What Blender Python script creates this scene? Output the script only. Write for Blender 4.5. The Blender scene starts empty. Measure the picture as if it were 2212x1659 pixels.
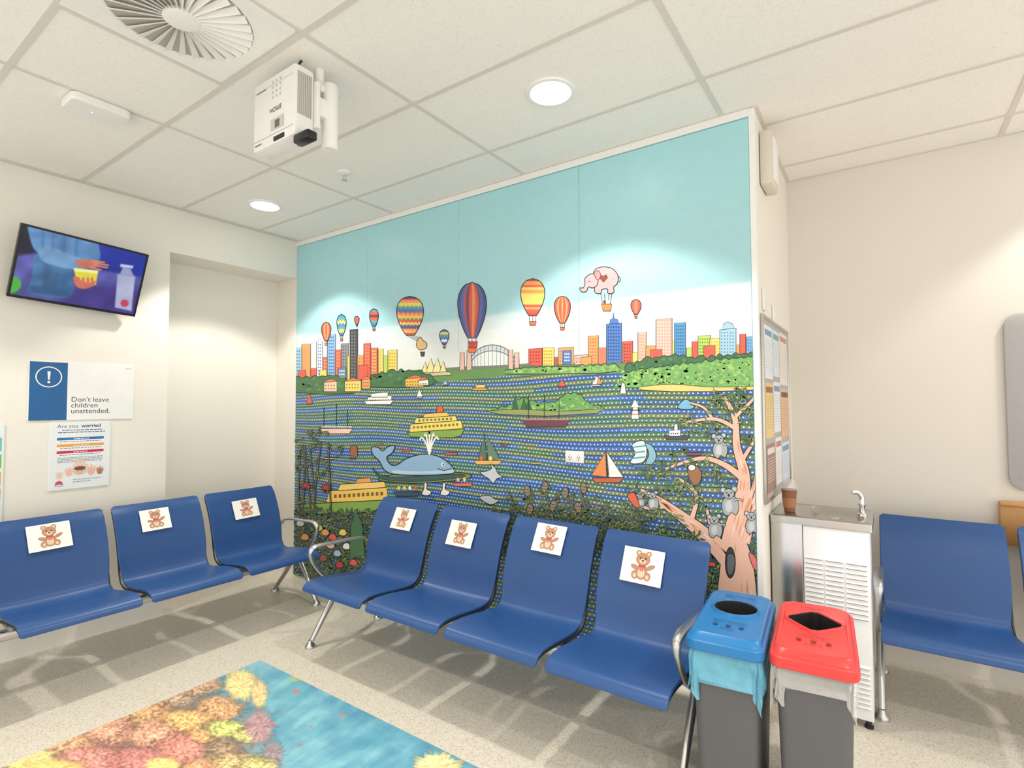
import bpy, bmesh, math, random
import numpy as np
from mathutils import Vector, Matrix
random.seed(7); np.random.seed(7)
sc=bpy.context.scene
COL=sc.collection
try: sc.view_settings.view_transform='Standard'
except Exception: pass
V=Vector
# ------------------------------------------------------------------ camera
F=1150.;CX=1106.;CY=829.5
yaw=math.radians(34.8); pit=math.atan(42/1150); roll=math.radians(.2)
C=V((0,0,1.5))
fw=V((-math.sin(yaw)*math.cos(pit),math.cos(yaw)*math.cos(pit),math.sin(pit)))
rt0=V((math.cos(yaw),math.sin(yaw),0)); up0=rt0.cross(fw)
rt=rt0*math.cos(roll)-up0*math.sin(roll); up=up0*math.cos(roll)+rt0*math.sin(roll)
cd=bpy.data.cameras.new('camera'); cam=bpy.data.objects.new('camera',cd); COL.objects.link(cam)
m=Matrix((( rt.x,up.x,-fw.x,C.x),(rt.y,up.y,-fw.y,C.y),(rt.z,up.z,-fw.z,C.z),(0,0,0,1)))
cam.matrix_world=m; cd.sensor_width=36; cd.lens=F/2212*36; cd.clip_start=.05
sc.camera=cam
def ray(u,v): return fw*F+rt*(u-CX)+up*(CY-v)
def projn(p):  # numpy (n,3) wall/floor points -> photo measurement coordinates
    q=p-np.array(C); z=q@np.array(fw); return CX+F*(q@np.array(rt))/z, CY-F*(q@np.array(up))/z
# ------------------------------------------------------------------ colour / materials
def lin(x):
    x=x/255.
    return x/12.92 if x<=.04045 else ((x+.055)/1.055)**2.4
def c(r,g,b): return (lin(r),lin(g),lin(b),1.)
def mat(name,col,rough=.5,metal=0.,var=.04,scale=30,bump=0.,bscale=200,emit=0,alpha=1,trans=0,coat=0,spec=.5):
    mt=bpy.data.materials.new(name); mt.use_nodes=True; nt=mt.node_tree; N=nt.nodes; L=nt.links
    b=N['Principled BSDF']; b.inputs['Roughness'].default_value=rough; b.inputs['Metallic'].default_value=metal
    b.inputs['Specular IOR Level'].default_value=spec
    tc=N.new('ShaderNodeTexCoord'); no=N.new('ShaderNodeTexNoise'); no.inputs['Scale'].default_value=scale; no.inputs['Detail'].default_value=3
    L.new(tc.outputs['Object'],no.inputs['Vector'])
    mx=N.new('ShaderNodeMix'); mx.data_type='RGBA'
    mx.inputs[6].default_value=tuple(max(0,k*(1-var)) for k in col[:3])+(1,)
    mx.inputs[7].default_value=tuple(min(1,k*(1+var)) for k in col[:3])+(1,)
    L.new(no.outputs['Fac'],mx.inputs[0]); L.new(mx.outputs[2],b.inputs['Base Color'])
    if bump:
        n2=N.new('ShaderNodeTexNoise'); n2.inputs['Scale'].default_value=bscale; L.new(tc.outputs['Object'],n2.inputs['Vector'])
        bp=N.new('ShaderNodeBump'); bp.inputs['Strength'].default_value=bump; bp.inputs['Distance'].default_value=.002
        L.new(n2.outputs['Fac'],bp.inputs['Height']); L.new(bp.outputs['Normal'],b.inputs['Normal'])
    if emit:
        b.inputs['Emission Color'].default_value=col; b.inputs['Emission Strength'].default_value=emit
    if alpha<1: b.inputs['Alpha'].default_value=alpha
    if trans: b.inputs['Transmission Weight'].default_value=trans
    if coat: b.inputs['Coat Weight'].default_value=coat; b.inputs['Coat Roughness'].default_value=.2
    return mt
def attmat(name,rough=.45,emit=0.,base=1.):
    mt=bpy.data.materials.new(name); mt.use_nodes=True; nt=mt.node_tree; N=nt.nodes; L=nt.links
    b=N['Principled BSDF']; b.inputs['Roughness'].default_value=rough
    a=N.new('ShaderNodeAttribute'); a.attribute_name='Col'
    tc=N.new('ShaderNodeTexCoord'); no=N.new('ShaderNodeTexNoise'); no.inputs['Scale'].default_value=14; no.inputs['Detail'].default_value=4
    L.new(tc.outputs['Object'],no.inputs['Vector'])
    mr=N.new('ShaderNodeMapRange'); mr.inputs[3].default_value=.95*base; mr.inputs[4].default_value=1.04*base
    L.new(no.outputs['Fac'],mr.inputs[0])
    vm=N.new('ShaderNodeVectorMath'); vm.operation='SCALE'
    L.new(a.outputs['Color'],vm.inputs[0]); L.new(mr.outputs[0],vm.inputs['Scale'])
    L.new(vm.outputs[0],b.inputs['Base Color'])
    if emit:
        L.new(a.outputs['Color'],b.inputs['Emission Color']); b.inputs['Emission Strength'].default_value=emit
    return mt
M_wall=mat('wall_paint',c(235,230,219),.6,var=.015,scale=3,bump=.12,bscale=120)
M_wall2=mat('wall_paint_warm',c(222,216,206),.6,var=.015,scale=3,bump=.12,bscale=120)
M_white=mat('white_plastic',c(238,237,233),.4)
M_whitem=mat('white_enamel',c(244,245,246),.3)
M_grid=mat('ceiling_bar',c(216,211,203),.5)
M_blue=mat('blue_vinyl',c(36,77,134),.36,var=.06,scale=6,bump=.12,bscale=400,spec=.5)
M_alu=mat('cast_aluminium',c(196,195,192),.32,1.,bump=.05)
M_dark=mat('dark_bracket',c(60,62,66),.45,.6)
M_steel=mat('stainless_steel',c(190,188,185),.24,1.,var=.08,scale=12)
M_chrome=mat('chrome',c(225,225,225),.08,1.)
M_black=mat('black_plastic',c(22,22,24),.35)
M_bin=mat('charcoal_plastic',c(88,88,91),.5,bump=.2,bscale=500)
M_cav=mat('bin_interior_dark',c(24,22,24),.7)
M_lidb=mat('blue_plastic',c(30,116,178),.34)
M_lidr=mat('red_plastic',c(224,62,60),.34)
M_bagb=mat('blue_bag',c(120,196,224),.25,alpha=.68,var=.25,scale=30,bump=1.,bscale=40)
M_bagw=mat('clear_bag',c(236,234,230),.25,alpha=.42,var=.1,scale=30,bump=1.,bscale=40)
M_wood=mat('oak_wood',c(196,146,88),.45,var=.25,scale=8)
M_grey=mat('grey_board',c(176,173,173),.5)
M_paper=attmat('printed_paper',.55)
M_mural=attmat('mural_vinyl',.34)
M_screen=attmat('tv_screen',.25,emit=.75,base=.3)
M_proj=attmat('projected_picture',.5,emit=.12)
M_lens=mat('lamp_lens',(1,.97,.92,1),.4,emit=14)
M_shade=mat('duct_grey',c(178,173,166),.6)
M_cup=mat('brown_cup',c(140,92,62),.5,var=.15,scale=40)
M_sleeve=mat('kraft_sleeve',c(170,120,84),.6,var=.1,scale=60)
M_dome=mat('clear_plastic',c(240,240,240),.12,alpha=.3)
M_beige=mat('beige_plastic',c(216,209,194),.45)
# floor terrazzo
M_floor=mat('terrazzo_vinyl',c(216,208,192),.33,var=.03,scale=2)
nt=M_floor.node_tree; N=nt.nodes; L=nt.links; b=N['Principled BSDF']
src=b.inputs['Base Color'].links[0].from_socket
tc=[n for n in N if n.type=='TEX_COORD'][0]
vo=N.new('ShaderNodeTexVoronoi'); vo.inputs['Scale'].default_value=190; L.new(tc.outputs['Object'],vo.inputs['Vector'])
sp=N.new('ShaderNodeSeparateColor'); L.new(vo.outputs['Color'],sp.inputs[0])
rp=N.new('ShaderNodeValToRGB'); e=rp.color_ramp.elements
e[0].position=0; e[0].color=c(156,146,130); e[1].position=1; e[1].color=c(238,234,225)
k=rp.color_ramp.elements.new(.14); k.color=c(190,181,165); k=rp.color_ramp.elements.new(.28); k.color=c(212,205,190); k=rp.color_ramp.elements.new(.85); k.color=c(218,212,198)
L.new(sp.outputs[0],rp.inputs[0])
mx=N.new('ShaderNodeMix'); mx.data_type='RGBA'; mx.inputs[0].default_value=.6
L.new(src,mx.inputs[6]); L.new(rp.outputs[0],mx.inputs[7]); L.new(mx.outputs[2],b.inputs['Base Color'])
# ceiling tile
M_ceil=mat('mineral_fibre_tile',c(243,240,233),.85,var=.02,scale=4,bump=.3,bscale=180)
nt=M_ceil.node_tree; N=nt.nodes; L=nt.links; b=N['Principled BSDF']; src=b.inputs['Base Color'].links[0].from_socket
tc=[n for n in N if n.type=='TEX_COORD'][0]
no=N.new('ShaderNodeTexNoise'); no.inputs['Scale'].default_value=150; no.inputs['Detail'].default_value=2; L.new(tc.outputs['Object'],no.inputs['Vector'])
rp=N.new('ShaderNodeValToRGB'); rp.color_ramp.elements[0].position=.30; rp.color_ramp.elements[0].color=(.82,.81,.80,1); rp.color_ramp.elements[1].position=.45; rp.color_ramp.elements[1].color=(1,1,1,1)
L.new(no.outputs['Fac'],rp.inputs[0]); mx=N.new('ShaderNodeMix'); mx.data_type='RGBA'; mx.blend_type='MULTIPLY'; mx.inputs[0].default_value=.6
L.new(src,mx.inputs[6]); L.new(rp.outputs[0],mx.inputs[7]); L.new(mx.outputs[2],b.inputs['Base Color'])
# ------------------------------------------------------------------ mesh helpers
def finish(ob,label=None,cat=None,kind=None,group=None):
    if label: ob['label']=label
    if cat: ob['category']=cat
    if kind: ob['kind']=kind
    if group: ob['group']=group
    return ob
def adopt(ch,pa):
    ch.parent=pa; ch.matrix_parent_inverse=pa.matrix_basis.inverted()
def mesh_ob(name,verts,faces,mt,parent=None,smooth=None,local=False,center=False):
    me=bpy.data.meshes.new(name)
    vs=[V(v) for v in verts]; off=V((0,0,0))
    if center and parent is None:
        off=sum(vs,V((0,0,0)))/len(vs); vs=[v-off for v in vs]
    me.from_pydata([tuple(v) for v in vs],[],[tuple(f) for f in faces]); me.update()
    bm=bmesh.new(); bm.from_mesh(me); bmesh.ops.recalc_face_normals(bm,faces=bm.faces); bm.to_mesh(me); bm.free()
    if mt: me.materials.append(mt)
    ob=bpy.data.objects.new(name,me); COL.objects.link(ob); ob.location=off
    if smooth is not None:
        me.polygons.foreach_set('use_smooth',[True]*len(me.polygons)); me.set_sharp_from_angle(angle=math.radians(smooth))
    if parent is not None:
        if local: ob.parent=parent
        else: adopt(ob,parent)
    return ob
def empty(name,loc,label,cat,rot=0,group=None):
    e=bpy.data.objects.new(name,None); COL.objects.link(e); e.location=loc; e.rotation_euler=(0,0,rot); e.empty_display_size=.1
    finish(e,label,cat,None,group); return e
def boxgeo(x0,x1,y0,y1,z0,z1,bevel=0,seg=2):
    bm=bmesh.new(); bmesh.ops.create_cube(bm,size=1)
    for v in bm.verts: v.co=V(((x0+x1)/2+v.co.x*(x1-x0),(y0+y1)/2+v.co.y*(y1-y0),(z0+z1)/2+v.co.z*(z1-z0)))
    if bevel: bmesh.ops.bevel(bm,geom=bm.edges[:],offset=bevel,segments=seg,affect='EDGES',profile=.5)
    bm.verts.index_update(); r=([v.co.copy() for v in bm.verts],[[v.index for v in f.verts] for f in bm.faces]); bm.free(); return r
def merge(*gs):
    vs=[];fs=[]
    for g in gs:
        o=len(vs); vs+=list(g[0]); fs+=[[i+o for i in f] for f in g[1]]
    return vs,fs
def xf(g,M): return [M@V(v) for v in g[0]],g[1]
def box(name,x0,x1,y0,y1,z0,z1,mt,bevel=0,parent=None,local=False,**k):
    g=boxgeo(x0,x1,y0,y1,z0,z1,bevel); return mesh_ob(name,g[0],g[1],mt,parent,35 if bevel else None,local,center=parent is None)
def catmull(P,n=6):
    P=[V(p) for p in P]; out=[]
    for i in range(len(P)-1):
        p0=P[max(i-1,0)];p1=P[i];p2=P[i+1];p3=P[min(i+2,len(P)-1)]
        for j in range(n):
            t=j/n; out.append(.5*((2*p1)+(p2-p0)*t+(2*p0-5*p1+4*p2-p3)*t*t+(3*p1-p0-3*p2+p3)*t**3))
    out.append(P[-1]); return out
def tubegeo(P,ra,rb=None,seg=10,ref=V((1,0,0))):
    P=[V(p) for p in P]; n=len(P)
    if not hasattr(ra,'__len__'): ra=[ra]*n
    if rb is None: rb=ra
    if not hasattr(rb,'__len__'): rb=[rb]*n
    vs=[];fs=[]
    for i,p in enumerate(P):
        t=(P[min(i+1,n-1)]-P[max(i-1,0)]).normalized()
        a=ref-t*ref.dot(t)
        if a.length<1e-3: a=V((0,1,0))-t*t.y
        a.normalize(); bb=t.cross(a)
        A=ra[min(i,len(ra)-1)];B=rb[min(i,len(rb)-1)]
        for k in range(seg):
            th=2*math.pi*k/seg; vs.append(p+a*A*math.cos(th)+bb*B*math.sin(th))
    for i in range(n-1):
        for k in range(seg):
            k2=(k+1)%seg; fs.append([i*seg+k,i*seg+k2,(i+1)*seg+k2,(i+1)*seg+k])
    fs.append(list(range(seg))); fs.append([(n-1)*seg+k for k in range(seg)]); return vs,fs
def lathegeo(prof,seg=32,cx=0,cy=0):
    vs=[];fs=[]; n=len(prof)
    for r,z in prof:
        for k in range(seg):
            th=2*math.pi*k/seg; vs.append(V((cx+r*math.cos(th),cy+r*math.sin(th),z)))
    for i in range(n-1):
        for k in range(seg):
            k2=(k+1)%seg; fs.append([i*seg+k,i*seg+k2,(i+1)*seg+k2,(i+1)*seg+k])
    fs.append(list(range(seg))); fs.append([(n-1)*seg+k for k in range(seg)]); return vs,fs
def rr(w,d,r,k=6,cx=0,cy=0,z=0):
    out=[]
    for q in range(4):
        sx=[1,-1,-1,1][q]; sy=[1,1,-1,-1][q]
        for j in range(k):
            th=(q+j/(k-1))*math.pi/2
            out.append(V((cx+sx*(w/2-r)+r*math.cos(th),cy+sy*(d/2-r)+r*math.sin(th),z)))
    return out
def circ(r,k=6,cx=0,cy=0,z=0,ry=None):
    ry=ry or r
    return [V((cx+r*math.cos((q+(j+.5)/k)*math.pi/2),cy+ry*math.sin((q+(j+.5)/k)*math.pi/2),z)) for q in range(4) for j in range(k)]
def loft(rings,cap0=False,cap1=False):
    n=len(rings[0]); vs=[p for r in rings for p in r]; fs=[]
    for i in range(len(rings)-1):
        for k in range(n):
            k2=(k+1)%n; fs.append([i*n+k,i*n+k2,(i+1)*n+k2,(i+1)*n+k])
    if cap0: fs.append(list(range(n)))
    if cap1: fs.append([(len(rings)-1)*n+k for k in range(n)])
    return vs,fs
# ------------------------------------------------------------------ flat picture builder (printed graphics on real flat surfaces)
_tc={}
def textgeo(s,bold=False):
    if (s,bold) in _tc: return _tc[(s,bold)]
    cu=bpy.data.curves.new('t','FONT'); cu.body=s; cu.size=1; cu.resolution_u=3
    if bold: cu.offset=.018
    ob=bpy.data.objects.new('t',cu); COL.objects.link(ob); dg=bpy.context.evaluated_depsgraph_get()
    me=bpy.data.meshes.new_from_object(ob.evaluated_get(dg))
    r=([(v.co.x,v.co.y) for v in me.vertices],[list(p.vertices) for p in me.polygons])
    bpy.data.objects.remove(ob); bpy.data.curves.remove(cu); bpy.data.meshes.remove(me)
    _tc[(s,bold)]=r; return r
class Pic:
    def __init__(s,o,ux,uy,clamp=None,eps=6e-5,px=False):
        s.o=V(o);s.ux=V(ux).normalized();s.uy=V(uy).normalized();s.n=s.ux.cross(s.uy);s.clamp=clamp;s.eps=eps;s.px=px
        s.v=[];s.f=[];s.c=[];s.l=0
    def conv(s,p):
        if not s.px: return p
        d=ray(*p); t=(s.o-C).dot(s.n)/d.dot(s.n); q=C+d*t-s.o
        return (q.dot(s.ux),q.dot(s.uy))
    def raw(s,ab,faces,col,lay=None):
        if lay is None: s.l+=1; lay=s.l
        o=len(s.v)
        for a,b in ab:
            if s.clamp:
                a=min(max(a,s.clamp[0]),s.clamp[1]); b=min(max(b,s.clamp[2]),s.clamp[3])
            s.v.append(s.o+s.ux*a+s.uy*b+s.n*(lay*s.eps))
        for i,f in enumerate(faces):
            s.f.append([k+o for k in f]); s.c.append(col if not isinstance(col,list) else col[i])
    def poly(s,pts,col,lay=None): s.raw([s.conv(p) for p in pts],[list(range(len(pts)))],col,lay)
    def polys(s,L,lay=None):
        if lay is None: s.l+=1; lay=s.l
        for pts,col in L: s.poly(pts,col,lay)
    def line(s,pts,w,col,closed=False,lay=None):
        n=len(pts)
        if not hasattr(w,'__len__'): w=[w]*n
        Lp=[];R=[]
        for i in range(n):
            if closed: a=pts[(i-1)%n];b=pts[(i+1)%n]
            else: a=pts[max(i-1,0)];b=pts[min(i+1,n-1)]
            dx=b[0]-a[0];dy=b[1]-a[1];l=math.hypot(dx,dy) or 1; nx=-dy/l;ny=dx/l; h=w[i]/2
            Lp.append((pts[i][0]+nx*h,pts[i][1]+ny*h));R.append((pts[i][0]-nx*h,pts[i][1]-ny*h))
        fs=[]
        for i in range(n if closed else n-1):
            j=(i+1)%n; fs.append([i,j,n+j,n+i])
        s.raw([s.conv(p) for p in Lp+R],fs,col,lay)
    def shape(s,pts,col,ow=1.8,oc=None):
        s.poly(pts,col); s.line(pts,ow,oc or c(25,28,32),True)
    def rect(s,x0,x1,y0,y1,col,lay=None): s.poly([(x0,y0),(x1,y0),(x1,y1),(x0,y1)],col,lay)
    def text(s,t,x,y,size,col,bold=False,rot=0,center=False,lay=None):
        vs,fs=textgeo(t,bold)
        mxx=max(v[0] for v in vs) if vs else 0; ox=-mxx/2 if center else 0
        ca,sa=math.cos(rot),math.sin(rot)
        s.raw([(x+((a+ox)*ca-b*sa)*size,y+((a+ox)*sa+b*ca)*size) for a,b in vs],fs,col,lay)
    def slab(s,a0,a1,b0,b1,t,col):
        o=len(s.v)
        for d in (0,-t):
            for a,b in ((a0,b0),(a1,b0),(a1,b1),(a0,b1)): s.v.append(s.o+s.ux*a+s.uy*b+s.n*d)
        for f in ([0,1,2,3],[7,6,5,4],[0,4,5,1],[1,5,6,2],[2,6,7,3],[3,7,4,0]): s.f.append([k+o for k in f]); s.c.append(col)
    def build(s,name,mt,parent=None):
        me=bpy.data.meshes.new(name); off=V((0,0,0))
        if parent is None: off=s.o.copy()
        me.from_pydata([tuple(v-off) for v in s.v],[],s.f)
        at=me.color_attributes.new('Col','FLOAT_COLOR','CORNER'); arr=[]
        for f,cc in zip(s.f,s.c): arr+=list(cc)*len(f)
        at.data.foreach_set('color',arr); me.materials.append(mt); me.update()
        ob=bpy.data.objects.new(name,me); COL.objects.link(ob); ob.location=off
        if parent is not None: adopt(ob,parent)
        return ob
def softpic(name,o,ux,uy,a0,a1,b0,b1,na,nb,fn,mt,parent=None):
    """continuous-tone picture on a flat surface: vertex colours from fn(u,v)->(n,3) sRGB 0..1"""
    o=V(o);A,B=np.meshgrid(np.linspace(a0,a1,na),np.linspace(b0,b1,nb)); A=A.ravel();B=B.ravel()
    P=np.array(o)[None]+A[:,None]*np.array(ux)[None]+B[:,None]*np.array(uy)[None]
    u,v=projn(P); rgb=np.clip(fn(u,v),0,1); l=np.where(rgb<=.04045,rgb/12.92,((rgb+.055)/1.055)**2.4)
    idx=np.arange(na*nb).reshape(nb,na); fs=np.stack([idx[:-1,:-1],idx[:-1,1:],idx[1:,1:],idx[1:,:-1]],-1).reshape(-1,4)
    off=np.array(o) if parent is None else np.zeros(3)
    me=bpy.data.meshes.new(name); me.from_pydata((P-off).tolist(),[],fs.tolist())
    at=me.color_attributes.new('Col','FLOAT_COLOR','POINT'); at.data.foreach_set('color',np.concatenate([l,np.ones((len(l),1))],1).ravel())
    me.materials.append(mt); me.update(); ob=bpy.data.objects.new(name,me); COL.objects.link(ob)
    if parent is None: ob.location=o
    else: adopt(ob,parent)
    return ob
def vn(x,y,seed=0):
    xi=np.floor(x).astype(int);yi=np.floor(y).astype(int);fx=x-xi;fy=y-yi;fx=fx*fx*(3-2*fx);fy=fy*fy*(3-2*fy)
    def h(a,b):
        n=(a*374761393+b*668265263+seed*974711)&0x7fffffff; n=((n^(n>>13))*1274126177)&0x7fffffff; return (n&0xffff)/65535.
    return (h(xi,yi)*(1-fx)+h(xi+1,yi)*fx)*(1-fy)+(h(xi,yi+1)*(1-fx)+h(xi+1,yi+1)*fx)*fy
def fbm(x,y,seed=0,o=3):
    s=0;a=.5;t=0
    for i in range(o): s=s+a*vn(x*2**i,y*2**i,seed+i);t+=a;a*=.5
    return s/t
def ell(cx,cy,rx,ry,n=20,rot=0,a0=0,a1=2*math.pi):
    full=abs(a1-a0-2*math.pi)<1e-6; out=[]
    for i in range(n if full else n+1):
        th=a0+(a1-a0)*i/n; x=rx*math.cos(th);y=ry*math.sin(th)
        out.append((cx+x*math.cos(rot)-y*math.sin(rot),cy+x*math.sin(rot)+y*math.cos(rot)))
    return out
def sm(P,n=5): return [(p.x,p.y) for p in catmull([(a,b,0) for a,b in P],n)]
def smc(P,n=5):
    Q=[(a,b,0) for a,b in P]; Q=[Q[-1]]+Q+[Q[0],Q[1]]; r=catmull(Q,n); return [(p.x,p.y) for p in r[n:-n]][:-1]
K=c(25,28,32); WH=c(245,243,236)
# ------------------------------------------------------------------ room shell
XL=-4.26; YM=2.78; XE=-.485; YB=3.87; ZC=2.95; YF=-3.0; XR=3.2
finish(mesh_ob('floor',*boxgeo(-4.75,XR,YF,YB+.15,-.1,0),M_floor),kind='structure')
finish(mesh_ob('ceiling',*boxgeo(-4.75,XR,YF,YB+.15,ZC,ZC+.1),M_ceil),kind='structure')
g=merge(boxgeo(-4.75,XL,YF,1.745,0,ZC),boxgeo(-4.75,-4.58,1.745,YM,0,ZC),boxgeo(-4.58,XL,1.745,YM,2.62,ZC))
finish(mesh_ob('wall_left',*g,M_wall),kind='structure')
finish(mesh_ob('wall_front',*boxgeo(-4.75,XE,YM,YB+.15,0,ZC),M_wall),kind='structure')
finish(mesh_ob('wall_back',*boxgeo(XE,XR,YB,YB+.15,0,ZC),M_wall2),kind='structure')
gs=[]
def bar(x0,x1,y0,y1,d=.004): gs.append(boxgeo(x0,x1,y0,y1,ZC-d,ZC+.002))
for k in range(-3,4):
    x=-.63-1.195*k
    if x<-4.3 or x>XR: continue
    if x>XE: bar(x-.012,x+.012,YF,YB)
    elif x>XL: bar(x-.012,x+.012,YF,YM)
for k in range(-7,5):
    y=1.2+.6*k
    if y<YF or y>YB: continue
    bar(XL if y<YM else XE,XR,y-.012,y+.012,.0045)
bar(-2.432,-2.408,.6,1.2)
bar(XL,XL+.02,YF,YM,.005); bar(XL,XE,YM-.02,YM,.0055); bar(XE,XR,YB-.02,YB,.005); bar(XE,XE+.02,YM,YB,.0055)
finish(mesh_ob('trim_1',*merge(*gs),M_grid),kind='structure')
g=merge(boxgeo(XE-.022,XE+.004,YM-.006,YM,0,ZC-.006),boxgeo(XE,XE+.004,YM,YM+.03,0,ZC-.006),boxgeo(XL,XE-.022,YM-.012,YM,2.905,ZC-.006))
finish(mesh_ob('trim_2',*g,M_white),kind='structure')

# ------------------------------------------------------------------ mural
W=XE-.022-XL
P=Pic((XL,YM-.005,0),(1,0,0),(0,0,1),clamp=(0.003,W-.003,.02,2.9),px=True,eps=5e-6)
P.slab(0,W,.01,2.903,.005,c(120,184,190))
def rab(L,lay=None): # polys in wall metres
    if lay is None: P.l+=1; lay=P.l
    for pts,col in L: P.raw(pts,[list(range(len(pts)))],col,lay)
def mixc(a,b,t): return tuple(a[i]*(1-t)+b[i]*t for i in range(3))+(1,)
skyA=c(166,216,222); skyB=c(164,206,214); Lr=[]
for i in range(24):
    t0=2.903-i*(1.3/24); t1=t0-1.3/24
    Lr.append(([(0,t0),(W,t0),(W,t1),(0,t1)],mixc(skyA,skyB,i/23)))
rab(Lr)
top_=[(630,724),(700,722),(850,704),(1000,690),(1130,672),(1250,655),(1400,640),(1500,626),(1640,606)]
for i,(dy,cc) in enumerate([(-8,c(172,211,217)),(-4,c(182,216,220)),(-1,c(198,224,227)),(2,c(212,229,231)),(14,c(218,230,230)),(30,c(224,231,229)),(50,c(228,232,228))]):
    P.poly([(x,y+dy) for x,y in top_]+[(1640,860),(630,860)],cc)
for x,y0,w_,cc in ((1250,352,1.0,c(112,164,172)),(990,425,.7,c(140,190,196)),(793,482,.6,c(146,196,202))):
    P.line([(x,y0),(x+1,760)],w_,cc)
# water stripes in wall metres
def D(s,h): return .012*math.sin(2.2*s+4*h)+.006*math.sin(5.3*s+7*h)
ns=110; HT=1.70; nr=70; dh=(HT-.02)/nr
blu=[c(64,112,192),c(54,100,182),c(78,126,200)]; oli=[c(112,132,80),c(98,126,84),c(126,138,86)]; tea=[c(70,126,124),c(82,130,96),c(62,108,150)]
Ls=[];Lk=[];Ld=[]
for i in range(nr):
    h0=.02+i*dh;h1=h0+dh; farr=h0>1.35
    for j in range(ns):
        s0=W*j/ns;s1=W*(j+1)/ns; sm_=(s0+s1)/2
        q=math.sin(1.7*sm_+i*.55)+math.sin(.8*sm_-i*.9)
        if farr: fam=(oli,tea,oli,blu)[(i+(1 if q>.8 else 0))%4]
        else: fam=(blu,oli,blu,oli,tea)[(i+(1 if q>.9 else 0))%5]
        col=fam[(i*7+int(sm_*1.3))%3]
        quad=[(s0,h0+D(s0,h0)),(s1,h0+D(s1,h0)),(s1,h1+D(s1,h1)),(s0,h1+D(s0,h1))]
        Ls.append((quad,col))
        w0=.0022*math.sin(s0*75+i*1.7);w1=.0022*math.sin(s1*75+i*1.7)
        Lk.append(([(s0,h1+D(s0,h1)-.003+w0),(s1,h1+D(s1,h1)-.003+w1),(s1,h1+D(s1,h1)+.001+w1),(s0,h1+D(s0,h1)+.001+w0)],c(46,70,84)))
    n=150
    for j in range(n):
        s=W*(j+.5*(i%2)+random.uniform(-.1,.1))/n; hh=h0+dh*.45+D(s,h0); r=.0043
        Ld.append(([(s-r*1.1,hh-r*.4),(s-r*.3,hh-r),(s+r*.6,hh-r*.8),(s+r*1.1,hh+r*.2),(s+r*.3,hh+r),(s-r*.7,hh+r*.8)],c(226,236,238)))
rab(Ls);rab(Lk);rab(Ld)
# skyline
def bldg(x0,x1,yt,yb,col,win=None,ow=1.4,st=None):
    P.shape([(x0,yb),(x0,yt),(x1,yt-(x1-x0)*.08),(x1,yb)],col,ow)
    if win:
        Lw=[];nx=max(1,int((x1-x0)/6))
        y=yt+5
        while y<yb-4:
            for k in range(nx):
                xx=x0+3+(x1-x0-5)*k/nx
                Lw.append(([(xx,y),(xx+2.6,y),(xx+2.6,y+3.2),(xx,y+3.2)],win))
            y+=7
        P.polys(Lw)
R=c(224,96,80);O=c(238,160,98);Y=c(240,212,110);BL=c(80,124,192);LB=c(164,202,220);PK=c(240,184,172);GR=c(136,139,141);LG=c(184,208,98);TE=c(90,160,160)
P.poly([(630,820),(760,812),(880,800),(1000,792),(1150,786),(1400,780),(1640,765),(1640,800),(1100,812),(630,850)],c(104,144,84))
for a in [(638,652,752,830,LB,BL),(652,671,744,830,O,None),(671,684,796,832,R,None),(684,697,738,828,c(225,232,238),BL),(697,712,772,826,R,Y),(707,725,722,824,c(140,180,220),c(70,100,170)),(724,737,756,824,R,O),(737,753,742,822,GR,c(70,74,80)),(750,758,770,822,Y,None),(756,773,712,822,c(72,74,76),GR),(772,788,768,820,O,R),(786,801,742,818,R,O),(801,816,752,816,c(230,116,90),Y),(817,828,754,814,Y,O),(828,840,768,814,LG,None),(838,858,757,812,Y,c(200,150,50)),(645,660,800,835,R,None),(690,706,800,830,Y,None),(730,748,795,826,c(100,130,160),WH),(775,795,790,822,R,None),
  (1142,1171,754,790,R,c(150,50,50)),(1172,1197,752,790,Y,c(210,130,60)),(1197,1206,772,790,c(170,100,90),None),(1206,1239,752,788,O,BL),(1216,1234,758,788,BL,WH),(1241,1269,768,788,PK,R),(1271,1293,726,786,O,R),(1292,1310,752,786,c(234,130,100),None),(1310,1343,700,784,BL,c(30,50,110)),(1345,1367,738,784,R,c(140,40,40)),(1366,1380,762,784,Y,None),(1378,1396,718,782,PK,O),(1395,1418,748,780,O,None),(1417,1452,690,780,c(240,172,154),WH),(1452,1460,735,778,Y,None),(1457,1481,698,776,c(82,150,200),c(50,90,140)),(1483,1497,752,776,LG,None),(1495,1510,738,776,R,None),(1508,1535,726,772,LG,c(100,140,60)),(1533,1556,732,770,Y,O),(1555,1590,712,768,LB,c(90,140,180)),(1590,1600,745,768,O,None),(1598,1611,722,766,R,None),(1612,1632,728,764,c(120,170,210),BL),(1520,1545,748,774,c(230,100,80),None),(1405,1430,756,782,R,None),(1255,1278,772,790,O,None)]:
    bldg(*a)
P.shape([(1316,700),(1319,690),(1324,688),(1325,672),(1327,688),(1334,690),(1338,699)],BL,1.2)
P.shape([(1560,712),(1563,700),(1572,695),(1583,700),(1588,709)],LB,1.2)
P.shape([(687,738),(690,728),(694,738)],WH,1)
arc=lambda cx,cy,rx,ry,n=18:[(cx-rx*math.cos(math.pi*i/n),cy-ry*math.sin(math.pi*i/n)) for i in range(n+1)]
A1=arc(1064,794,52,49);A2=arc(1064,796,50,38)
P.poly(A1+A2[::-1],c(200,206,210)); P.line(A1,2.0,c(90,100,112));P.line(A2,1.6,c(90,100,112))
for i in range(2,17): P.line([A1[i],A2[i]],1.1,c(110,118,130)); P.line([A2[i],(A2[i][0],793)],.9,c(110,118,130))
P.line([(975,797),(1064,793),(1150,786)],4,c(120,122,128))
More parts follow.
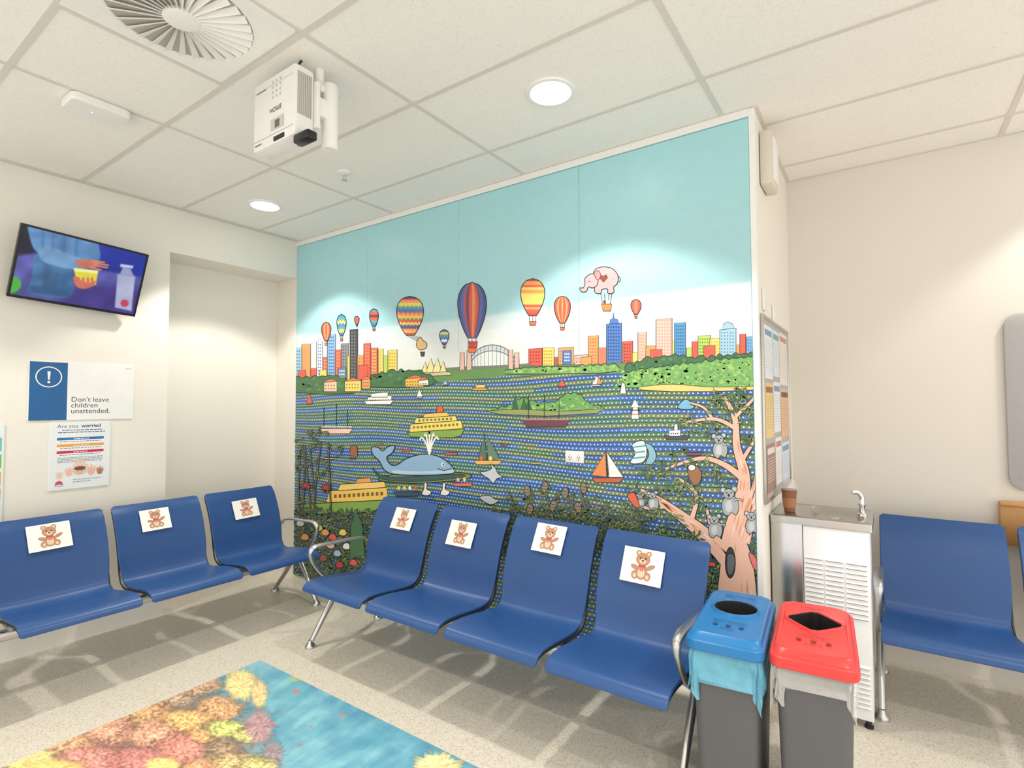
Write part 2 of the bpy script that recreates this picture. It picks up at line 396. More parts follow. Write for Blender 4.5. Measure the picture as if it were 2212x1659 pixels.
for x in (998,1013,1103,1116): P.shape([(x-5,800),(x-4,762 if x!=1013 and x!=1103 else 756),(x+5,760 if x!=1013 and x!=1103 else 755),(x+6,798)],c(232,186,170),1.2)
for (x,s_) in ((918,.8),(930,1.2),(944,1.25),(957,.9)):
    P.shape([(x-9*s_,808),(x-5*s_,798-4*s_),(x+1*s_,798-20*s_),(x+8*s_,800),(x+9*s_,808)],c(240,228,160),1.3)
P.shape([(902,806),(970,803),(976,810),(905,814)],c(212,198,160),1.2)
def blobline(pts,amp,step=8):
    out=[]
    for i in range(len(pts)-1):
        x0,y0=pts[i];x1,y1=pts[i+1];n=max(2,int(math.hypot(x1-x0,y1-y0)/step))
        for k in range(n):
            t=k/n; out.append((x0+(x1-x0)*t,y0+(y1-y0)*t-(amp*random.uniform(.2,1) if (i+k)%2 else 0)))
    out.append(pts[-1]); return out
def bush(top,bottom,col,amp=6,ow=1.6,tex=None):
    t=blobline(top,amp); pts=sm(t,3)+bottom
    P.shape(pts,col,ow)
    if tex:
        L_=[]
        for _ in range(tex[1]):
            p=random.choice(t); x=p[0]+random.uniform(-5,5); f=random.random()
            yb=bottom[0][1]*.5+bottom[-1][1]*.5; y=p[1]+4+(yb-p[1]-8)*f; r=random.uniform(1.5,4)
            L_.append((ell(x,y,r*1.4,r,6),random.choice(tex[0])))
        for g_ in range(4): P.polys(L_[g_::4])
dg_=[c(72,116,76),c(90,138,86),c(60,98,68)]; lg_=[c(142,188,104),c(116,168,94),c(164,202,112),c(102,156,92)]
bush([(634,818),(680,815),(720,812),(760,824),(772,840)],[(765,850),(700,852),(634,848)],c(70,114,72),7,tex=(dg_,60))
bush([(800,812),(850,804),(900,802),(930,812),(945,826)],[(925,834),(860,838),(800,836)],c(70,118,72),7,tex=(dg_,60))
for a in [(700,728,826,846,c(240,200,170)),(745,780,824,846,Y),(782,800,820,840,O),(876,915,818,836,c(240,190,80)),(905,925,822,832,WH)]: bldg(a[0],a[1],a[2],a[3],a[4],c(150,110,80)); P.shape([(a[0]-2,a[2]),((a[0]+a[1])/2,a[2]-8),(a[1]+2,a[2]-2)],c(226,120,90),1.1)
bush([(1092,800),(1150,794),(1250,792),(1330,788),(1345,800)],[(1300,806),(1180,808),(1092,808)],c(126,170,100),5,tex=(lg_,70))
bush([(1350,792),(1400,776),(1450,768),(1520,776),(1580,768),(1642,762)],[(1642,815),(1500,818),(1350,810)],c(68,114,72),8,tex=(dg_,90))
bush([(1336,832),(1352,806),(1400,796),(1460,790),(1540,780),(1642,770)],[(1642,838),(1560,842),(1450,840),(1380,838),(1336,838)],c(118,174,94),6,tex=(lg_,420))
P.shape(sm([(1380,836),(1450,830),(1540,836),(1642,834)],4)+[(1642,842),(1540,846),(1450,846),(1385,842)],c(240,208,124),1.3)
bush([(1060,886),(1100,878),(1130,858),(1160,872),(1200,868),(1225,850),(1250,852),(1275,874),(1302,882)],[(1296,890),(1200,896),(1090,893)],c(106,162,88),5,tex=(lg_,110))
P.shape(sm([(1050,888),(1120,884),(1220,888),(1305,882)],4)+[(1290,893),(1180,899),(1080,895)],c(150,160,96),1.3)
for x in (1132,1142,1113): P.shape([(x-6,884),(x,852+(x%3)*4),(x+6,884)],c(56,104,68),1.3)
# balloons
def balloon(cx,cy,rx,ry,fn,zig=0,zk=3,basket=True,ow=1.7,bx=0):
    def w(t): return math.sqrt(max(0,1-((t+.25)/.75)**2)) if t<-.25 else .3+.7*max(0,math.cos((t+.25)/1.25*math.pi/2))**.9
    nf=18;ntt=30; Lb=[]
    def pt(f,t):
        tt=max(-1,min(1,t+zig*(abs(((f*zk)%2)-1)-.5)*(1-abs(t)))); return (cx+rx*f*w(tt),cy+ry*tt)
    for i in range(nf):
        for j in range(ntt):
            f0=-1+2*i/nf;f1=-1+2*(i+1)/nf;t0=-1+2*j/ntt;t1=-1+2*(j+1)/ntt
            Lb.append(([pt(f0,t0),pt(f1,t0),pt(f1,t1),pt(f0,t1)],fn((f0+f1)/2,(t0+t1)/2)))
    P.polys(Lb)
    o=[(cx+rx*w(-1+2*i/24),cy+ry*(-1+2*i/24)) for i in range(25)]; o2=[(2*cx-x,y) for x,y in o]
    P.line(o,ow,K);P.line(o2,ow,K);P.line([o[-1],o2[-1]],ow,K)
    by=cy+ry*1.32; bw=rx*.3
    for q in (-.28,0,.28): P.line([(cx+rx*q,cy+ry),(cx+bx+bw*q*3,by)],1,K)
    P.shape([(cx+bx-bw,by),(cx+bx+bw,by),(cx+bx+bw*.8,by+ry*.2),(cx+bx-bw*.8,by+ry*.2)],c(226,120,70),1.4)
def bands(cols): return lambda f,t: cols[int((t+1)/2*len(cols)*.9999)]
def vert(cols): return lambda f,t: cols[int((f+1)/2*len(cols)*.9999)]
rb=[c(90,80,124),R,O,Y,LG,TE,BL,c(220,100,116),O,Y,c(126,170,100),R,Y,BL,c(124,90,124),O,Y,R]
balloon(705,716,10,20,vert([R,O,R,O,R])); balloon(738,702,10,23,bands([BL,TE,Y,BL,TE,LG,BL]),.25,3)
balloon(771,692,5,9,bands([R,R])); balloon(808,686,9.5,19,bands([TE,R,c(116,70,70),R,TE,BL]))
balloon(886,682,29,42,bands(rb),.16,6,bx=24)
P.shape(smc([(902,735),(908,728),(914,735),(922,742),(920,752),(908,756),(900,748)]),c(222,180,126),1.4)
P.shape([(908,760),(918,760),(916,770),(910,770)],c(60,70,60),1)
balloon(960,728,10,16,bands([BL,Y,TE,BL,WH,BL]),.3,3)
balloon(1020,670,31,60,vert([c(92,84,134),c(84,110,170),c(186,88,80),c(122,72,98),c(206,92,78),c(226,140,90),c(206,96,76),c(112,72,108),c(84,104,164),c(80,80,136)]))
P.shape([(1013,738),(1032,738),(1030,752),(1015,752)],c(196,70,60),1.4)
balloon(1151,642,26,40,bands([c(196,76,66),O,c(224,104,76),Y,O,Y,Y,Y,Y,R,O,R,c(196,76,76)]))
balloon(1215,669,17.5,29,vert([R,O,R,O,R,O,R])); balloon(1374,663,11,16,vert([R,c(238,130,104),R]))
pk=c(238,164,166)
P.shape(smc([(1284,585),(1300,577),(1322,580),(1335,595),(1334,612),(1326,620),(1326,632),(1314,634),(1312,624),(1300,626),(1298,634),(1286,632),(1284,620),(1278,612)]),pk,1.8)
P.shape(smc([(1272,594),(1284,592),(1292,602),(1290,616),(1280,622),(1272,620),(1266,630),(1256,630),(1253,622),(1260,622),(1264,612),(1264,602)]),pk,1.8)
P.shape(smc([(1284,590),(1292,585),(1298,594),(1294,604),(1288,602)]),c(226,140,144),1.4)
P.shape([(1304,610),(1296,601),(1298,594),(1304,597),(1310,593),(1313,600)],c(140,70,50),1.2)
P.line([(1270,607),(1276,609)],1.6,K); P.line(sm([(1335,596),(1340,602),(1338,610)]),1.6,K)
for x in (1298,1306,1316,1322): P.line([(x,634),(1310+(x-1310)*.7,657)],1.1,K)
P.shape([(1299,657),(1322,657),(1319,672),(1303,672)],c(232,140,80),1.6); P.poly(ell(1306,652,3.5,4,8),c(120,80,50)); P.poly(ell(1315,652,3.5,4,8),WH)
# boats
def boat(cx,cy,w_,col,sails=(),mast=0):
    for mx in ([] if not mast else mast): P.line([(cx+mx[0],cy),(cx+mx[0],cy-mx[1])],1.5,K)
    for p,cc in sails: P.shape([(cx+x,cy+y) for x,y in p],cc,1.4)
    P.shape([(cx-w_/2,cy-w_*.06),(cx+w_/2,cy-w_*.06),(cx+w_*.4,cy+w_*.1),(cx-w_*.4,cy+w_*.1)],col,1.5)
boat(727,930,70,c(244,204,190),mast=[(-27,50),(0,58),(24,46)]); P.line([(696,922),(760,922)],2,WH)
boat(1180,912,106,c(110,64,76),mast=[(-38,58),(-4,60),(28,52)]); P.line([(1128,906),(1232,906)],2.5,c(200,130,110))
boat(1214,836,18,R,[([(-9,-2),(0,-16),(9,-2)],R)]); boat(1288,832,20,WH,[([(-9,-2),(2,-20),(8,-2)],WH),([(2,-3),(4,-20),(14,-3)],c(226,150,90))])
boat(962,832,12,BL,[([(-5,-1),(0,-12),(6,-1)],LB)]); boat(906,858,14,WH,[([(-6,-1),(0,-18),(8,-1)],WH)]); boat(668,872,14,O,[([(-6,-1),(0,-22),(8,-1)],R)])
boat(1037,840,34,O);bldg(1028,1048,832,838,Y)
for a in [(795,846,858,868,WH,K),(802,838,850,858,WH,K)]: bldg(*a)
P.shape([(788,866),(850,864),(844,874),(792,874)],WH,1.5)
P.shape([(880,934),(1004,926),(996,942),(976,946),(888,944)],c(132,168,80),1.8)
P.shape([(886,934),(888,916),(996,908),(1000,926)],c(240,214,104),1.6)
P.shape([(896,915),(899,903),(984,898),(988,909)],c(244,220,114),1.6)
P.shape([(915,903),(917,894),(966,890),(970,899)],c(238,198,94),1.5)
P.shape([(944,892),(944,878),(956,876),(958,890)],c(214,100,70),1.4)
for r_,(x0,x1,y0,sl) in enumerate([(892,994,921,-.07),(904,980,906,-.06)]):
    L_=[]; x=x0
    while x<x1: y=y0+(x-x0)*sl; L_.append(([(x,y),(x+5,y),(x+5,y+5),(x,y+5)],c(120,120,70))); x+=8.5
    P.polys(L_)
# whale
P.shape(smc([(838,1028),(900,1014),(985,1020),(1018,1026),(1000,1036),(900,1044),(820,1038)],5),c(120,140,84),1.8)
P.shape(smc([(815,1026),(806,1010),(840,1030),(990,1024),(992,1032),(900,1040),(830,1036)],5),c(66,94,90),1.2)
P.shape(smc([(820,996),(806,982),(804,966),(818,967),(827,974),(838,965),(853,963),(848,978),(836,988),(844,1003),(858,1004),(880,990),(915,981),(948,986),(972,1002),(982,1020),(960,1025),(900,1027),(850,1024),(830,1014)],6),c(142,178,208),2.2)
P.poly(smc([(850,1016),(900,1018),(950,1016),(978,1014),(978,1021),(940,1023),(860,1023)],5),c(184,208,226))
P.poly(ell(957,1003,4,4,10),WH);P.poly(ell(958,1003,2,2.4,8),K); P.line(sm([(946,1012),(960,1016),(976,1012)]),1.8,K)
for dx,ty in ((-16,945),(-8,936),(0,932),(8,936),(15,944)): P.line(sm([(928,982),(928+dx*.4,960),(928+dx,ty),(928+dx*1.3,ty+6)]),3.2,WH)
P.shape([(640,1090),(836,1078),(838,1096),(800,1106),(650,1112)],c(132,168,80),1.8)
P.shape([(706,1086),(712,1060),(836,1052),(838,1080)],c(240,200,96),1.8);P.shape([(730,1060),(736,1046),(830,1040),(834,1053)],c(242,208,114),1.6);P.shape([(770,1044),(772,1034),(800,1032),(802,1042)],O,1.4)
L_=[]
for i in range(11): L_.append(([(722+i*10,1068-i*.6),(728+i*10,1068-i*.6),(728+i*10,1076-i*.6),(722+i*10,1076-i*.6)],c(130,100,60)))
P.polys(L_)
P.line([(1052,1000),(1046,935)],1.6,K);P.shape([(1046,938),(1034,992),(1052,992)],c(90,118,94),1.4);P.shape([(1052,940),(1080,990),(1054,994)],c(100,132,110),1.4)
boat(1054,998,60,c(234,180,106)); P.poly(ell(1040,990,4,5,8),R); P.poly(ell(1060,990,4,5,8),Y)
P.line([(1313,1032),(1309,975)],2,K);P.shape([(1308,977),(1278,1026),(1311,1030)],c(234,144,82),1.6);P.shape([(1312,978),(1347,1030),(1316,1031)],WH,1.6)
boat(1313,1036,66,c(196,100,70))
P.shape(smc([(1366,960),(1390,952),(1398,974),(1390,998),(1362,1000),(1372,980)]),c(222,236,240),1.6)
P.shape(smc([(1394,958),(1410,964),(1418,985),(1410,1002),(1395,1002),(1402,980)]),c(142,190,208),1.6)
for y in (966,978,990): P.line([(1368,y),(1394,y-3)],3,TE)
boat(1391,1006,50,c(80,122,160))
P.shape([(1364,905),(1367,880),(1378,880),(1381,905)],WH,1.5);P.shape([(1363,880),(1372,862),(1382,880)],c(230,236,236),1.5);P.line([(1362,886),(1383,886)],2,K); P.line([(1366,895),(1380,895)],2,R)
P.shape([(1340,850),(1343,828),(1350,828),(1353,850)],WH,1.4)
boat(1462,944,56,c(70,76,92));bldg(1446,1470,930,942,WH,K);P.shape([(1456,930),(1457,916),(1464,916),(1465,930)],c(230,230,226),1.3)
P.shape(smc([(1464,880),(1482,862),(1500,880),(1482,884)]),c(124,186,218),1.5)
for a in [(762,990,16,c(160,90,70)),(878,972,26,R),(975,980,30,c(206,100,90)),(1000,1046,44,c(220,120,100)),(880,1066,60,c(70,90,104)),(1500,980,40,c(130,80,90)),(712,990,22,Y),(1530,940,20,c(200,160,200)),(1395,930,14,WH),(1090,960,18,R),(1160,1000,22,Y),(820,960,16,O)]: boat(*a)
for x in (862,874,886,898,990,1004): P.poly(ell(x,1054 if x<950 else 1036,3.5,4.5,8),random.choice([R,Y,PK,WH]))
P.shape([(756,984),(758,962),(772,964),(773,986)],c(160,96,70),1.4)
P.shape(smc([(1038,1020),(1050,1018),(1062,1012),(1060,1002),(1070,1010),(1076,1022),(1086,1030),(1074,1034),(1066,1044),(1056,1034),(1046,1028)]),c(200,206,210),1.6)
P.shape(smc([(1036,1074),(1056,1070),(1070,1078),(1080,1080),(1064,1090),(1050,1086)]),c(186,194,200),1.6)
for x in (918,958): P.shape(smc([(x,1042),(x+5,1046),(x+4,1056),(x+14,1062),(x+8,1070),(x-6,1068),(x-2,1056)]),WH,1.4)
# foliage band low on the mural, then the gum tree
def leaves(cx,cy,r,n,cols,ln=20,wd=5.5,oc=None):
    L1=[];L2=[]
    for _ in range(n):
        a=random.uniform(0,6.28); rr_=r*math.sqrt(random.random()); x=cx+rr_*math.cos(a);y=cy+rr_*.8*math.sin(a)
        th=random.choice([1.2,1.9,.5,2.6,0,3.0])+random.uniform(-.3,.3); l=ln*random.uniform(.6,1)/2; w2=wd*random.uniform(.7,1)/2
        def lf(l,w2):
            d=(math.cos(th),math.sin(th))
            return [(x-d[0]*l,y-d[1]*l),(x-d[1]*w2,y+d[0]*w2),(x+d[0]*l,y+d[1]*l),(x+d[1]*w2,y-d[0]*w2)]
        L1.append((lf(l+1.3,w2+.9),oc or c(44,58,46))); L2.append((lf(l,w2),random.choice(cols)))
    for g_ in range(2): P.polys(L1[g_::2]); P.polys(L2[g_::2])
gl=[c(104,138,84),c(134,158,92),c(156,170,104),c(84,120,80)]
for x in range(1400,1645,24):
    for y in range(1170,1300,22): leaves(x+random.uniform(-6,6),y,22,18,gl+[c(70,100,110)],16,5)
tp=c(238,192,170)
brs=[([(1592,1300),(1592,1220),(1586,1160),(1602,1085),(1608,1025),(1592,965),(1588,905),(1566,858)],[90,70,50,34,23,16,12,6]),
 ([(1578,1210),(1530,1162),(1482,1122),(1430,1084),(1385,1058)],[44,33,23,15,6]),
 ([(1602,1170),(1626,1088),(1642,1030)],[38,26,20]),([(1604,1032),(1562,1002),(1512,990),(1440,1012)],[15,11,8,5]),
 ([(1492,1128),(1505,1070),(1470,1035)],[11,8,5]),([(1589,925),(1545,905),(1480,912)],[9,7,5]),([(1589,900),(1622,868),(1638,850)],[8,6,5]),([(1440,1092),(1400,1098),(1362,1074)],[9,6,4]),([(1560,1180),(1535,1130),(1528,1100)],[10,8,5]),([(1600,1000),(1625,960),(1640,940)],[9,7,5]),([(1540,905),(1520,880),(1490,870)],[6,5,3])]
for p_,w_ in brs:
    q=sm(p_,5); ww=np.interp(np.linspace(0,len(w_)-1,len(q)),range(len(w_)),w_); P.line(q,[a+3.4 for a in ww],K)
lay=P.l+1
for p_,w_ in brs:
    q=sm(p_,5); ww=np.interp(np.linspace(0,len(w_)-1,len(q)),range(len(w_)),w_); P.line(q,list(ww),tp)
P.l+=1
for _ in range(80):
    b_=random.choice(brs[:3]); q=sm(b_[0],5); i=random.randrange(len(q)-3); o_=random.uniform(-.36,.36)*np.interp(i/len(q)*(len(b_[1])-1),range(len(b_[1])),b_[1])
    if _%12==0: P.l+=1
    P.line([(x+o_,y) for x,y in q[i:i+3]],[1,3,1],random.choice([c(218,146,100),c(212,152,126),c(248,218,204),c(228,170,132)]),lay=P.l)
P.shape(ell(1578,1215,11,34,14),c(60,62,66),1.5); P.shape(smc([(1572,1200),(1584,1198),(1588,1215),(1582,1240),(1572,1235)]),c(106,110,114),1.2)
for a in [(1560,880,36,34),(1600,860,30,28),(1490,915,26,20),(1530,925,26,20),(1620,900,26,22),(1470,990,26,18),(1520,1010,34,24),(1430,1018,26,18),(1560,1040,26,14),(1375,1060,24,18),(1400,1100,30,24),(1470,1050,26,20),(1490,1070,30,20),(1520,1090,26,16),(1455,1130,30,22),(1490,1165,30,24),(1400,1020,18,12),(1620,950,22,14),(1545,860,20,16),(1440,1060,22,16),(1350,1100,26,20),(1370,1140,30,26),(1420,1160,30,28)]:
    leaves(*a,gl,18,4.5)
def koala(x,y,s_,col=c(172,177,181)):
    P.shape(smc([(x-14*s_,y+20*s_),(x-16*s_,y),(x-6*s_,y-12*s_),(x+10*s_,y-10*s_),(x+17*s_,y+6*s_),(x+12*s_,y+24*s_),(x+2*s_,y+20*s_),(x-4*s_,y+26*s_)]),col,1.4)
    P.line(sm([(x+6*s_,y-4*s_),(x+18*s_,y-6*s_),(x+24*s_,y-2*s_)]),5*s_,K);P.line(sm([(x+6*s_,y-4*s_),(x+18*s_,y-6*s_),(x+23*s_,y-2*s_)]),3.4*s_,col)
    P.shape(ell(x-14*s_,y-24*s_,6*s_,6*s_,10),col,1.3);P.shape(ell(x+8*s_,y-26*s_,6*s_,6*s_,10),col,1.3);P.shape(ell(x-3*s_,y-17*s_,11*s_,10*s_,14),col,1.4)
    P.polys([(ell(x-14*s_,y-24*s_,3*s_,3*s_,8),c(206,208,210)),(ell(x+8*s_,y-26*s_,3*s_,3*s_,8),c(206,208,210))])
    P.poly(smc([(x-8*s_,y+16*s_),(x-9*s_,y+2*s_),(x,y-4*s_),(x+4*s_,y+10*s_),(x,y+18*s_)]),c(204,207,209))
    P.polys([(ell(x-7*s_,y-19*s_,1.6*s_,1.8*s_,6),K),(ell(x+2*s_,y-19*s_,1.6*s_,1.8*s_,6),K),(ell(x-3*s_,y-14*s_,2.4*s_,3.4*s_,8),K)])
koala(1556,965,.95);koala(1412,1082,.7);koala(1385,1082,.5);koala(1578,1085,1.1);koala(1546,1138,.9);koala(1626,1130,.9)
P.shape(smc([(1488,1010),(1505,1006),(1516,1022),(1512,1042),(1500,1048),(1488,1030)]),c(160,110,70),1.6);P.shape(ell(1495,1010,8,7,10),WH,1.4)
P.shape(smc([(1356,1072),(1370,1064),(1382,1090),(1374,1096)]),c(224,100,70),1.4)
P.shape(smc([(1618,1195),(1630,1200),(1640,1220),(1642,1236),(1628,1226)]),c(230,120,114),1.4); P.shape([(1500,1210),(1545,1214),(1545,1224),(1500,1220)],R,1.2)
def stem(pts,w_=3,col=c(114,106,84)): P.line(sm(pts,4),w_+1.6,K);P.line(sm(pts,4),w_,col)
for x in (1115,1150,1190,1230,1262): stem([(x,1180),(x+random.uniform(-12,12),1120),(x+random.uniform(-18,18),1060)])
for x in range(1075,1400,26):
    for y in (1112,1134,1156,1178): leaves(x+random.uniform(-6,6),y,22,18,[c(114,126,80),c(142,144,94),c(94,116,84),c(80,106,120)],16,4.5)
for a in [(1120,1080,30,18),(1160,1090,34,20),(1210,1085,34,20),(1250,1096,36,24),(1180,1060,26,10),(1290,1090,26,16)]: leaves(*a,[c(114,126,80),c(142,144,94),c(94,116,84)],16,4.5)
for x,y in ((1140,1060),(1178,1052),(1222,1064),(1262,1054),(1196,1092),(1146,1100),(1250,1096)):
    P.shape(ell(x,y,7,12,12,random.uniform(-.4,.4)),c(150,130,108),1.4); P.line([(x-5,y-4),(x+5,y-1)],1.2,K);P.line([(x-5,y+3),(x+5,y+5)],1.2,K)
for x in (650,668,690,720,676,655): stem([(x,1200),(x+random.uniform(-10,14),1080),(x+random.uniform(-14,16),960)],2)
bgc=[c(88,108,70),c(116,128,76),c(72,96,72),c(136,142,86),c(80,108,120)]
for x in range(645,830,22):
    for y in range(1115,1270,20): leaves(x+random.uniform(-6,6),y,20,17,bgc,15,4.3)
for a in [(660,960,26,14),(690,940,26,14),(655,1000,22,14),(692,1010,26,14),(720,975,22,10),(664,1100,26,18)]: leaves(*a,bgc,16,4)
for x,y in ((663,1052),(706,1056)):
    for i in range(9):
        th=math.pi*(i/8); P.shape([(x-3,y+6),(x-15*math.cos(th),y-16*math.sin(th)),(x+3,y+6)],c(214,78,76),1.2)
for x,y,cc in ((720,1160,R),(742,1150,Y),(700,1205,c(160,90,70)),(765,1215,R),(660,1160,O),(735,1220,c(190,70,70)),(782,1190,c(170,100,70)),(690,1140,LG),(716,1178,PK),(650,1130,c(200,210,220)),(680,1180,c(150,120,180)),(750,1180,WH),(704,1150,O),(730,1195,LB)):
    P.shape(smc([(x-8,y+3),(x-5,y-6),(x+4,y-7),(x+9,y+2),(x+2,y+7)]),cc,1.3)
P.shape([(756,1205),(760,1130),(772,1105),(784,1130),(790,1200)],c(74,116,78),1.4)
ob=P.build('mural',M_mural)
finish(ob,'large printed mural of harbour city with balloons, whale and gum tree','mural')
# double socket on the mural
so=empty('wall_socket',(0,0,0),'white double power socket fixed on the mural','power socket')
q=Pic((XL,YM-.012,0),(1,0,0),(0,0,1),px=True); a0=q.conv((1222,973));a1=q.conv((1262,1001))
sx0,sx1,sz0,sz1=XL+a0[0],XL+a1[0],a1[1],a0[1]
so.location=((sx0+sx1)/2,YM-.012,sz0)
box('socket_plate',sx0,sx1,YM-.019,YM-.0082,sz0,sz1,M_white,.003,so)
for k in (.27,.73):
    g=[]
    xx=sx0+(sx1-sx0)*k; zz=sz0+.4*(sz1-sz0)
    g.append(boxgeo(xx-.002,xx+.002,YM-.0205,YM-.0185,zz-.012,zz-.004)); g.append(boxgeo(xx-.009,xx-.006,YM-.0205,YM-.0185,zz,zz+.009)); g.append(boxgeo(xx+.006,xx+.009,YM-.0205,YM-.0185,zz,zz+.009))
    mesh_ob('socket_slots',*merge(*g),M_black,so)
    box('rocker_switch',xx-.005,xx+.005,YM-.0225,YM-.0185,sz1-.022,sz1-.009,M_white,.001,so)

# ------------------------------------------------------------------ benches
prof=[(-.83,.372),(-.820,.398),(-.785,.416),(-.68,.415),(-.52,.395),(-.43,.388),(-.375,.41),(-.35,.46),(-.325,.56),(-.285,.68),(-.235,.78),(-.19,.848)]
PR=[(p.x,p.y) for p in catmull([(a,b,0) for a,b in prof],4)]
def nrm(i):
    a=PR[max(i-1,0)];b=PR[min(i+1,len(PR)-1)];dx=b[0]-a[0];dy=b[1]-a[1];l=math.hypot(dx,dy);return (-dy/l,dx/l)
SW=.525
def shellgeo():
    n=len(PR); nx=12; s=[0]
    for i in range(1,n): s.append(s[-1]+math.hypot(PR[i][0]-PR[i-1][0],PR[i][1]-PR[i-1][1]))
    T=s[-1]; top=[];bot=[]
    for i in range(n):
        d=min(s[i],T-s[i]); r=.018; hw=SW/2
        if d<r: hw-=r-math.sqrt(max(0,r*r-(r-d)**2))
        hw-=.014*math.exp(-((s[i]/T-.47)/.12)**2)
        N_=nrm(i)
        for k in range(nx+1):
            f=-1+2*k/nx; x=SW/2+hw*f; lift=.009*abs(f)**3*(1 if .08<s[i]/T<.95 else .4)
            th=.014
            top.append((x,PR[i][0]+N_[0]*lift,PR[i][1]+N_[1]*lift)); bot.append((x,PR[i][0]+N_[0]*(lift-th),PR[i][1]+N_[1]*(lift-th)))
    vs=top+bot;o=len(top);w=nx+1;fs=[]
    for i in range(n-1):
        for k in range(nx):
            a=i*w+k; fs.append([a,a+1,a+w+1,a+w]); fs.append([o+a,o+a+w,o+a+w+1,o+a+1])
    for i in range(n-1): fs.append([i*w,(i+1)*w,o+(i+1)*w,o+i*w]); fs.append([i*w+nx,o+i*w+nx,o+(i+1)*w+nx,(i+1)*w+nx])
    for k in range(nx): fs.append([k,o+k,o+k+1,k+1]); a=(n-1)*w+k; fs.append([a,a+1,o+a+1,o+a])
    return vs,fs
SH=shellgeo()
def bench(name,loc,rot,n,label,ends=(.03,.03),shift0=0,zs=1):
    e=empty(name,loc,label,'waiting room bench',rot,group='beam seating benches'); Lg=(n-1)*.57+SW; e.scale=(1,1,zs)
    shell=None;subs=[]
    for i in range(n):
        if shell is None:
            shell=mesh_ob('seat',*SH,M_blue,e,50,True); md=shell.modifiers.new('b','BEVEL'); md.width=.004; md.segments=2; md.limit_method='ANGLE'; md.angle_limit=math.radians(50)
            sh=shell; shell.location=(shift0,0,0)
            for x in (.035,SW-.035):
                path=[(x,PR[k][0]+nrm(k)[0]*-.024,PR[k][1]+nrm(k)[1]*-.024) for k in range(5,40)]
                g=merge(tubegeo(path,.014,.010,8),tubegeo([(x,-.60,.378),(x,-.53,.345),(x,-.47,.345),(x,-.40,.37)],.016,.014,8))
                subs.append(mesh_ob('seat_bracket',*g,M_alu,shell,40,True))
            for x in (.005,SW-.005):
                subs.append(mesh_ob('edge_trim',*tubegeo([(x,PR[k][0]+nrm(k)[0]*-.012,PR[k][1]+nrm(k)[1]*-.012) for k in range(6,len(PR)-2)],.005,.007,6),M_dark,shell,40,True))
        else:
            sh=shell.copy(); COL.objects.link(sh); sh.parent=e; sh.location=(i*.57,0,0)
            for o_ in subs: b2=o_.copy(); COL.objects.link(b2); b2.parent=sh
    mesh_ob('beam',*boxgeo(-ends[0],Lg+ends[1],-.535,-.465,.285,.335,.012),M_alu,e,35,True)
    for x in (-ends[0],Lg+ends[1]):
        fr=catmull([(x,-.50,.335),(x,-.56,.28),(x,-.66,.15),(x,-.745,.03)],5); re_=catmull([(x,-.50,.335),(x,-.44,.28),(x,-.33,.15),(x,-.215,.03)],5)
        nn=len(fr); ra=[.020-.006*k/nn for k in range(nn)]; rb_=[.026-.013*k/nn for k in range(nn)]
        for pth,yf in ((fr,-.75),(re_,-.21)):
            lg=mesh_ob('leg',*tubegeo(pth,ra,rb_,12),M_alu,e,40,True)
            mesh_ob('foot',*lathegeo([(.012,.045),(.016,.03),(.027,.02),(.032,.008),(.032,0)],20,x,yf),M_alu,lg,35,True)
        arm=catmull([(x,-.28,.545),(x,-.34,.585),(x,-.46,.602),(x,-.60,.608),(x,-.70,.612),(x,-.745,.598),(x,-.755,.565),(x,-.725,.50),(x,-.66,.42),(x,-.58,.36),(x,-.51,.32)],5)
        nn=len(arm); ra=[.015+.008*math.sin(math.pi*min(1,k/(nn*.62))) for k in range(nn)]; rb_=[.009+.006*(k/nn) for k in range(nn)]
        mesh_ob('armrest',*tubegeo(arm,ra,rb_,12),M_alu,e,40,True)
    return e
bench('waiting_bench',(-2.905,YM,0),0,4,'four-seat blue bench with silver arms in front of the mural',(.03,.012))
bench('waiting_bench',(XL,.21,0),math.radians(90),4,'blue beam bench with silver legs along the plain wall',shift0=-.05)
bench('waiting_bench',(-.03,3.865,0),0,2,'blue bench beside the drinking fountain against the bare wall',(.006,.03),zs=1.03)

